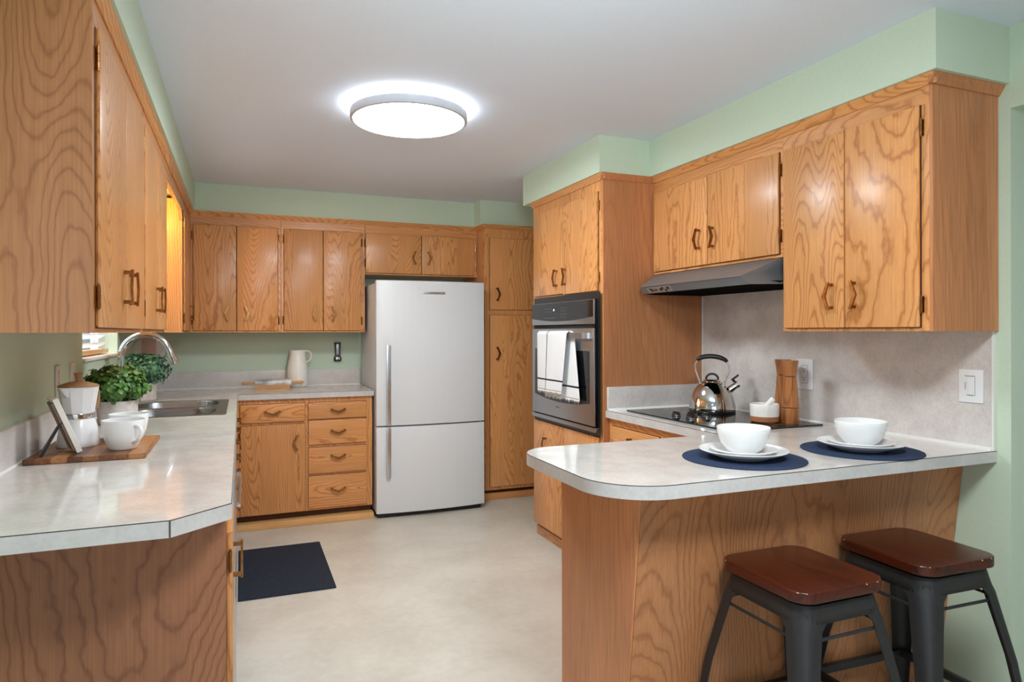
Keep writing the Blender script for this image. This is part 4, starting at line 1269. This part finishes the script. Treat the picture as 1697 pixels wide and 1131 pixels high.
av = Vector((0.30, -0.95, 0)).normalized()
m.xform(Matrix.Translation(b0 + av * 0.0515 + Vector((0, 0, 0.1065))) @ Matrix.Rotation(math.atan2(av.y, av.x), 4, 'Z'))
m.build('safety_valve', M['brass'], mk)

# easel picture frame seen edge-on
fr2 = thing('picture_frame', 'small white easel frame seen edge-on beside the moka pot', 'picture frame', (-0.54, 2.60, BT))
ang = math.radians(21)
ux, uz = -math.sin(ang), math.cos(ang)          # along the slab, upwards
nx, nz = math.cos(ang), math.sin(ang)           # front normal (+X)
x0_, z0_ = -0.502, BT + 0.001


def fp(s, t): return (x0_ + ux * s + nx * t, z0_ + uz * s + nz * t)


HL = 0.192
TILT = Matrix.Translation((-0.502, 2.575, 0)) @ Matrix.Rotation(math.radians(21), 4, 'Z') @ Matrix.Translation((0.502, -2.575, 0))
MB().prism([fp(0, 0), fp(0, 0.0165), fp(HL, 0.0165), fp(HL, 0)], 'y', 2.572, 2.676, 0.001, 1).xform(TILT).build('frame', M['stoneware'], fr2, 30)
MB().prism([fp(0.012, -0.006), fp(0.012, 0.001), fp(HL - 0.012, 0.001), fp(HL - 0.012, -0.006)], 'y', 2.580, 2.668).xform(TILT).build('back_board', M['taupe'], fr2, 0)
sA = fp(HL * 0.56, -0.004)
MB().prism([(sA[0] - 0.006, sA[1]), (sA[0] + 0.003, sA[1] + 0.008), (-0.606 + 0.010, BT), (-0.606, BT)], 'y', 2.576, 2.600).xform(TILT).build('easel_leg', M['black'], fr2, 0)


# mugs
def mug(cx, cy, label, adir):
    t = thing('mug', label, 'mug', (cx, cy, BT), 'white mugs on the cutting board')
    MB().lathe([(0, 0.002), (0.036, 0.002), (0.037, 0), (0.041, 0.001), (0.049, 0.012), (0.058, 0.040), (0.0635, 0.070), (0.0655, 0.098), (0.0648, 0.0995), (0.0632, 0.098), (0.061, 0.07), (0.055, 0.04), (0.045, 0.014), (0.03, 0.007), (0, 0.006)], cx, cy, BT, 48).build('body', M['white'], t)
    d = Vector((math.cos(adir), math.sin(adir), 0))
    o = Vector((cx, cy, BT))
    pts_ = bez(o + d * 0.060 + Vector((0, 0, 0.080)), o + d * 0.112 + Vector((0, 0, 0.092)), o + d * 0.105 + Vector((0, 0, 0.030)), o + d * 0.052 + Vector((0, 0, 0.026)), 16)
    MB().tube(pts_, 0.0075, 12, flat=0.75).build('handle', M['white'], t)


mug(-0.377, 2.625, 'white mug at the front of the cutting board with its handle showing', math.radians(-48))
mug(-0.386, 2.815, 'white mug half hidden behind the front mug on the cutting board', math.radians(110))


# potted plants
def plant(cx, cy, z, pr, ph, fr_, fz0, fz1, label, leafmat, seed, nleaf):
    t = thing('potted_plant', label, 'plant', (cx, cy, z), 'leafy plants in concrete pots')
    MB().lathe([(0, 0), (pr * 0.90, 0), (pr * 0.97, 0.006), (pr, ph * 0.5), (pr, ph - 0.004), (pr * 0.985, ph), (pr * 0.9, ph), (pr * 0.88, ph - 0.012), (0, ph - 0.012)], cx, cy, z, 40).build('pot', M['concrete'], t)
    MB().lathe([(pr * 0.885, ph - 0.010), (pr * 0.6, ph + 0.008), (0, ph + 0.015)], cx, cy, z, 24).build('soil', M['soil'], t)
    rnd = random.Random(seed)
    st = MB(); lf = MB()
    base = Vector((cx, cy, z + ph - 0.01))
    zc = (fz0 + fz1) / 2
    hz = (fz1 - fz0) / 2
    cen = Vector((cx, cy, zc))
    for k in range(46):
        a = rnd.uniform(0, 2 * PI); el = rnd.uniform(-0.45, 1.4)
        tip = cen + Vector((math.cos(a) * math.cos(el) * fr_ * 0.9, math.sin(a) * math.cos(el) * fr_ * 0.9, math.sin(el) * hz * 0.92))
        mid = base.lerp(tip, 0.5) + Vector((0, 0, 0.02))
        st.tube([base + Vector((rnd.uniform(-.02, .02), rnd.uniform(-.02, .02), 0)), mid, tip], [0.0016, 0.0013, 0.0008], 5)
    st.build('stems', M['leaf'], t)
    bm = lf.bm
    for k in range(nleaf):
        while True:
            v = Vector((rnd.uniform(-1, 1), rnd.uniform(-1, 1), rnd.uniform(-1, 1)))
            if 0.35 < v.length < 1.0: break
        rr = v.normalized() * (0.55 + 0.45 * rnd.random() ** 0.6)
        lump = 1 + 0.12 * math.sin(5 * math.atan2(rr.y, rr.x) + seed) + 0.08 * math.sin(9 * rr.z + seed)
        p_ = cen + Vector((rr.x * fr_ * lump, rr.y * fr_ * lump, rr.z * hz * lump))
        if p_.z < z + 0.03: continue
        if p_.z < z + ph + 0.004 and (Vector((p_.x - cx, p_.y - cy)).length < pr + 0.012): continue
        nrm_ = (rr + Vector((rnd.uniform(-.6, .6), rnd.uniform(-.6, .6), rnd.uniform(-.2, .8)))).normalized()
        tg = nrm_.cross(Vector((rnd.uniform(-1, 1), rnd.uniform(-1, 1), rnd.uniform(-1, 1)))).normalized()
        bt = nrm_.cross(tg)
        L_ = rnd.uniform(0.016, 0.028); W_ = L_ * 0.44
        P_ = [(-L_ * .5, 0, 0), (-L_ * .2, W_ * .8, .0012), (L_ * .15, W_, .002), (L_ * .42, W_ * .55, .0008), (L_ * .52, 0, -.001), (L_ * .42, -W_ * .55, .0008), (L_ * .15, -W_, .002), (-L_ * .2, -W_ * .8, .0012)]
        vs = [bm.verts.new(p_ + tg * a + bt * b + nrm_ * c) for a, b, c in P_]
        cv = bm.verts.new(p_ - nrm_ * 0.0015)
        for i in range(8): bm.faces.new([vs[i], vs[(i + 1) % 8], cv])
    lf.build('foliage', leafmat, t, 60)


plant(-0.528, 3.525, CT + 0.0004, 0.082, 0.105, 0.126, 0.992, 1.185, 'leafy green plant in a grey pot on the near side of the sink', M['leaf'], 3, 1500)
plant(-0.566, 4.640, CT + 0.0004, 0.083, 0.108, 0.150, 1.00, 1.20, 'bushy green plant in a grey pot beyond the sink', M['leafblue'], 8, 1500)

# pale round paddle board standing in the corner behind the far plant
pb = thing('serving_board', 'round white board with a pink stripe standing behind the far plant', 'board', (-0.59, 5.20, CT))
pcx, pcy, pcz = -0.585, 5.15, 1.205
m = MB().prism([(pcx + 0.098 * math.cos(2 * PI * k / 48), pcz + 0.098 * math.sin(2 * PI * k / 48)) for k in range(48)], 'y', pcy, pcy + 0.014, 0.002, 1)
m.build('disc', M['white'], pb)
MB().box(pcx - 0.044, pcx + 0.044, pcy - 0.004, pcy, CT, 1.33 - 0.004, 0.001).build('handle', M['pink'], pb)

# ---- things on the back worktop
rs = MB().prism([(-0.02, 0), (0.02, 0), (0.02, 0.028), (0.012, 0.022), (0, 0.018), (-0.012, 0.022), (-0.02, 0.028)], 'x', 0.088, 0.335)
rs.xform(Matrix.Translation((0, 5.24, CT + 0.0004)))
tag(rs.build('rolling_pin_stand', M['beech'], None, 0), 'pale wooden cradle block under the marble rolling pin', 'stand')
rpz = CT + 0.0004 + 0.018 + 0.0255
rp = thing('rolling_pin', 'grey marble rolling pin with wooden handles on the back worktop', 'rolling pin', (0.21, 5.24, rpz))
MB().tube([(0.088, 5.24, rpz), (0.090, 5.24, rpz), (0.343, 5.24, rpz), (0.345, 5.24, rpz)], [0.0235, 0.0255, 0.0255, 0.0235], 28).build('barrel', M['marble'], rp)
for sg, xa in ((-1, 0.085), (1, 0.348)):
    prof = ((0, 0.007), (0.004, 0.009), (0.010, 0.0085), (0.03, 0.009), (0.06, 0.0115), (0.080, 0.0105), (0.088, 0.006))
    MB().tube([(xa + sg * d, 5.24, rpz) for d, r in prof], [r for d, r in prof], 16).build('handle', M['beech'], rp)
pit = thing('pitcher', 'white ceramic pitcher on the back worktop below the cabinets', 'pitcher', (0.398, 5.35, CT))
qx, qy = 0.398, 5.35
MB().lathe([(0, 0), (0.066, 0), (0.072, 0.004), (0.0755, 0.03), (0.0775, 0.085), (0.0765, 0.135), (0.070, 0.185), (0.060, 0.225), (0.0565, 0.255), (0.058, 0.278), (0.0565, 0.280), (0.0535, 0.275), (0.053, 0.25), (0.055, 0.22), (0.02, 0.19), (0, 0.19)], qx, qy, CT + 0.0004, 48).build('body', M['stoneware'], pit)
hp = bez((qx + 0.045, qy - 0.012, CT + 0.274), (qx + 0.118, qy - 0.02, CT + 0.288), (qx + 0.112, qy - 0.02, CT + 0.20), (qx + 0.064, qy - 0.012, CT + 0.188), 18)
MB().tube(hp, 0.0095, 12, flat=0.7).build('handle', M['stoneware'], pit)
# wall-mounted opener
opn = thing('wall_opener', 'dark grey hand-held opener hanging on the green wall beside the refrigerator', 'opener', (0.708, BW, 1.17))
MB().loft([[(x, y, z) for (x, y) in rrect(0.708 - hw, 0.708 + hw, BW - d, BW - 0.001, 0.006, 3)] for (hw, d, z) in ((0.026, 0.03, 1.100), (0.029, 0.036, 1.112), (0.029, 0.036, 1.130), (0.020, 0.032, 1.145), (0.021, 0.030, 1.20), (0.025, 0.030, 1.245), (0.024, 0.028, 1.250))]).build('body', M['darkmetal'], opn, 30)
MB().box(0.693, 0.725, BW - 0.040, BW - 0.033, 1.112, 1.130, 0.002).build('chrome_band', M['chrome'], opn)
MB().box(0.697, 0.719, BW - 0.034, BW - 0.028, 1.155, 1.238, 0.002).build('face_plate', M['badge'], opn)

# ---- floor mat
rg = MB().prism(rrect(-0.018, 0.456, 3.553, 4.37, 0.006, 3), 'z', 0.0005, 0.007, 0.002, 1)
tag(rg.build('floor_mat', M['rug']), 'dark navy woven mat lying on the floor by the sink', 'mat')

# ---- ceiling lamp
lx, ly = 0.723, 3.045
cl = thing('ceiling_lamp', 'large round flush LED ceiling lamp glowing white', 'lamp', (lx, ly, CE))
MB().lathe([(0, -0.0005), (0.20, -0.0005), (0.20, -0.022), (0, -0.022)], lx, ly, CE, 64).build('mount', M['whiteplastic'], cl)
MB().lathe([(0.205, -0.0215), (0.262, -0.0215)], lx, ly, CE, 64).build('backlight_ring', M['lamphalo'], cl)
MB().lathe([(0.205, -0.0225), (0.264, -0.0225), (0.268, -0.026), (0.268, -0.060), (0.264, -0.064), (0.2555, -0.064), (0.2555, -0.058)], lx, ly, CE, 72).build('ring', M['lampring'], cl)
MB().lathe([(0.2554, -0.058), (0.25, -0.0615), (0.15, -0.067), (0, -0.069)], lx, ly, CE, 72).build('diffuser', M['lampglow'], cl)


# ---- bar stools
def make_stool(label):
    t = thing('bar_stool', label, 'stool', (0, 0, 0), 'bar stools at the peninsula')
    SH = 0.655
    hx_, hy_ = 0.158, 0.166
    MB().prism(rrect(-hx_, hx_, -hy_, hy_, 0.055, 8), 'z', SH - 0.030, SH, 0.004, 3).build('seat', M['mahogany'], t)
    ch = MB()
    rnd = random.Random(2)
    ring_ = rrect(-hx_, hx_, -hy_, hy_, 0.055, 8)
    for k in (2, 5, 8, 9, 14, 19, 21, 27, 30, 33):
        p0, p1 = Vector(ring_[k]), Vector(ring_[(k + 1) % len(ring_)])
        q_ = p0.lerp(p1, rnd.random())
        ch.sphere((q_.x * 0.991, q_.y * 0.991, SH - 0.0022), 0.0026, 1.0, 1.0 + rnd.random(), 0.6, 8)
    ch.build('edge_chips', M['beech'], t)
    # apron: rounded square ring under the seat
    az0, az1 = SH - 0.085, SH - 0.040
    ox, oy = 0.143, 0.156
    m = MB()
    outer0 = rrect(-ox, ox, -oy, oy, 0.055, 8); outer1 = rrect(-ox - 0.008, ox + 0.008, -oy - 0.008, oy + 0.008, 0.057, 8)
    top_ = rrect(-ox + 0.02, ox - 0.02, -oy + 0.02, oy - 0.02, 0.04, 8)
    m.loft([[(p[0], p[1], az0) for p in outer1], [(p[0], p[1], az1 - 0.006) for p in outer0], [(p[0] * 0.985, p[1] * 0.985, az1) for p in outer0], [(p[0], p[1], az1) for p in top_]], caps=False)
    m.bm.faces.new([m.bm.verts.new((p[0], p[1], az1)) for p in top_])
    ap = m.build('apron', M['darkmetal'], t)
    ap.modifiers.new('sheet_thickness', 'SOLIDIFY').thickness = 0.002
    MB().prism(rrect(-0.10, 0.10, -0.11, 0.11, 0.04, 6), 'z', az1, SH - 0.030).build('seat_spacer', M['black'], t)
    # four tapered, splayed corner legs of bent sheet
    for sx in (-1, 1):
        for sy in (-1, 1):
            loops = []
            for (z, cxx, cyy, wd, rad) in ((az1 - 0.008, ox, oy, 0.072, 0.055), (az0, ox + 0.008, oy + 0.008, 0.062, 0.055), (az0 - 0.02, ox + 0.0115, oy + 0.0115, 0.050, 0.045), (0.35, ox + 0.045, oy + 0.045, 0.040, 0.030), (0.012, ox + 0.085, oy + 0.085, 0.027, 0.016)):
                # outer L with rounded corner, then back along the inside
                pts_o = [(cxx - wd - rad * 0.3, cyy)]
                for k in range(7):
                    a = PI / 2 - (PI / 2) * k / 6
                    pts_o.append((cxx - rad + rad * math.cos(a), cyy - rad + rad * math.sin(a)))
                pts_o.append((cxx, cyy - wd - rad * 0.3))
                th = 0.0035
                pts_i = [(p[0] - th, p[1]) if i == len(pts_o) - 1 else ((p[0], p[1] - th) if i == 0 else (p[0] - th * 0.75, p[1] - th * 0.75)) for i, p in enumerate(pts_o)]
                L_ = pts_o + list(reversed(pts_i))
                loops.append([(sx * a, sy * b, z) for a, b in L_])
            lg = MB().loft(loops).build('leg', M['darkmetal'], t, 40)
            fx_, fy_ = sx * (ox + 0.073), sy * (oy + 0.073)
            MB().box(fx_ - 0.016, fx_ + 0.014, fy_ - 0.016, fy_ + 0.014, 0.0, 0.014, 0.003).build('foot_cap', M['black'], lg)

    def rail(z, off, r, nm, flat=1.0):
        e = off
        for (a, b) in (((-ox - e, -oy - e), (ox + e, -oy - e)), ((-ox - e, oy + e), (ox + e, oy + e)), ((-ox - e, -oy - e), (-ox - e, oy + e)), ((ox + e, -oy - e), (ox + e, oy + e))):
            A = Vector((a[0], a[1], z)); B = Vector((b[0], b[1], z)); D_ = (B - A).normalized() * 0.035; A += D_; B -= D_
            MB().tube([A, B], r, 10, flat=flat).build(nm, M['darkmetal'], t)
    rail(SH - 0.125, 0.006, 0.0045, 'brace')
    e = 0.058
    for (x0, x1, y0, y1) in ((-ox - e, ox + e, -oy - e - 0.006, -oy - e + 0.014), (-ox - e, ox + e, oy + e - 0.014, oy + e + 0.006),
                             (-ox - e - 0.006, -ox - e + 0.014, -oy - e, oy + e), (ox + e - 0.014, ox + e + 0.006, -oy - e, oy + e)):
        MB().box(x0, x1, y0, y1, 0.180, 0.206, 0.003).build('footrest', M['darkmetal'], t)
    return t


def dup(root, loc, rz, label):
    r = root.copy(); C.objects.link(r)
    r.location = loc; r.rotation_euler = (0, 0, rz); r['label'] = label
    for ch in list(root.children):
        c = ch.copy(); C.objects.link(c); c.parent = r
        for g in list(ch.children):
            d = g.copy(); C.objects.link(d); d.parent = c
    return r


st = make_stool('dark metal bar stool with mahogany seat, nearer the peninsula end')
st.location = (1.480, 1.462, 0)
dup(st, (1.962, 1.470, 0), math.radians(-2), 'dark metal bar stool with mahogany seat, close to the right wall')
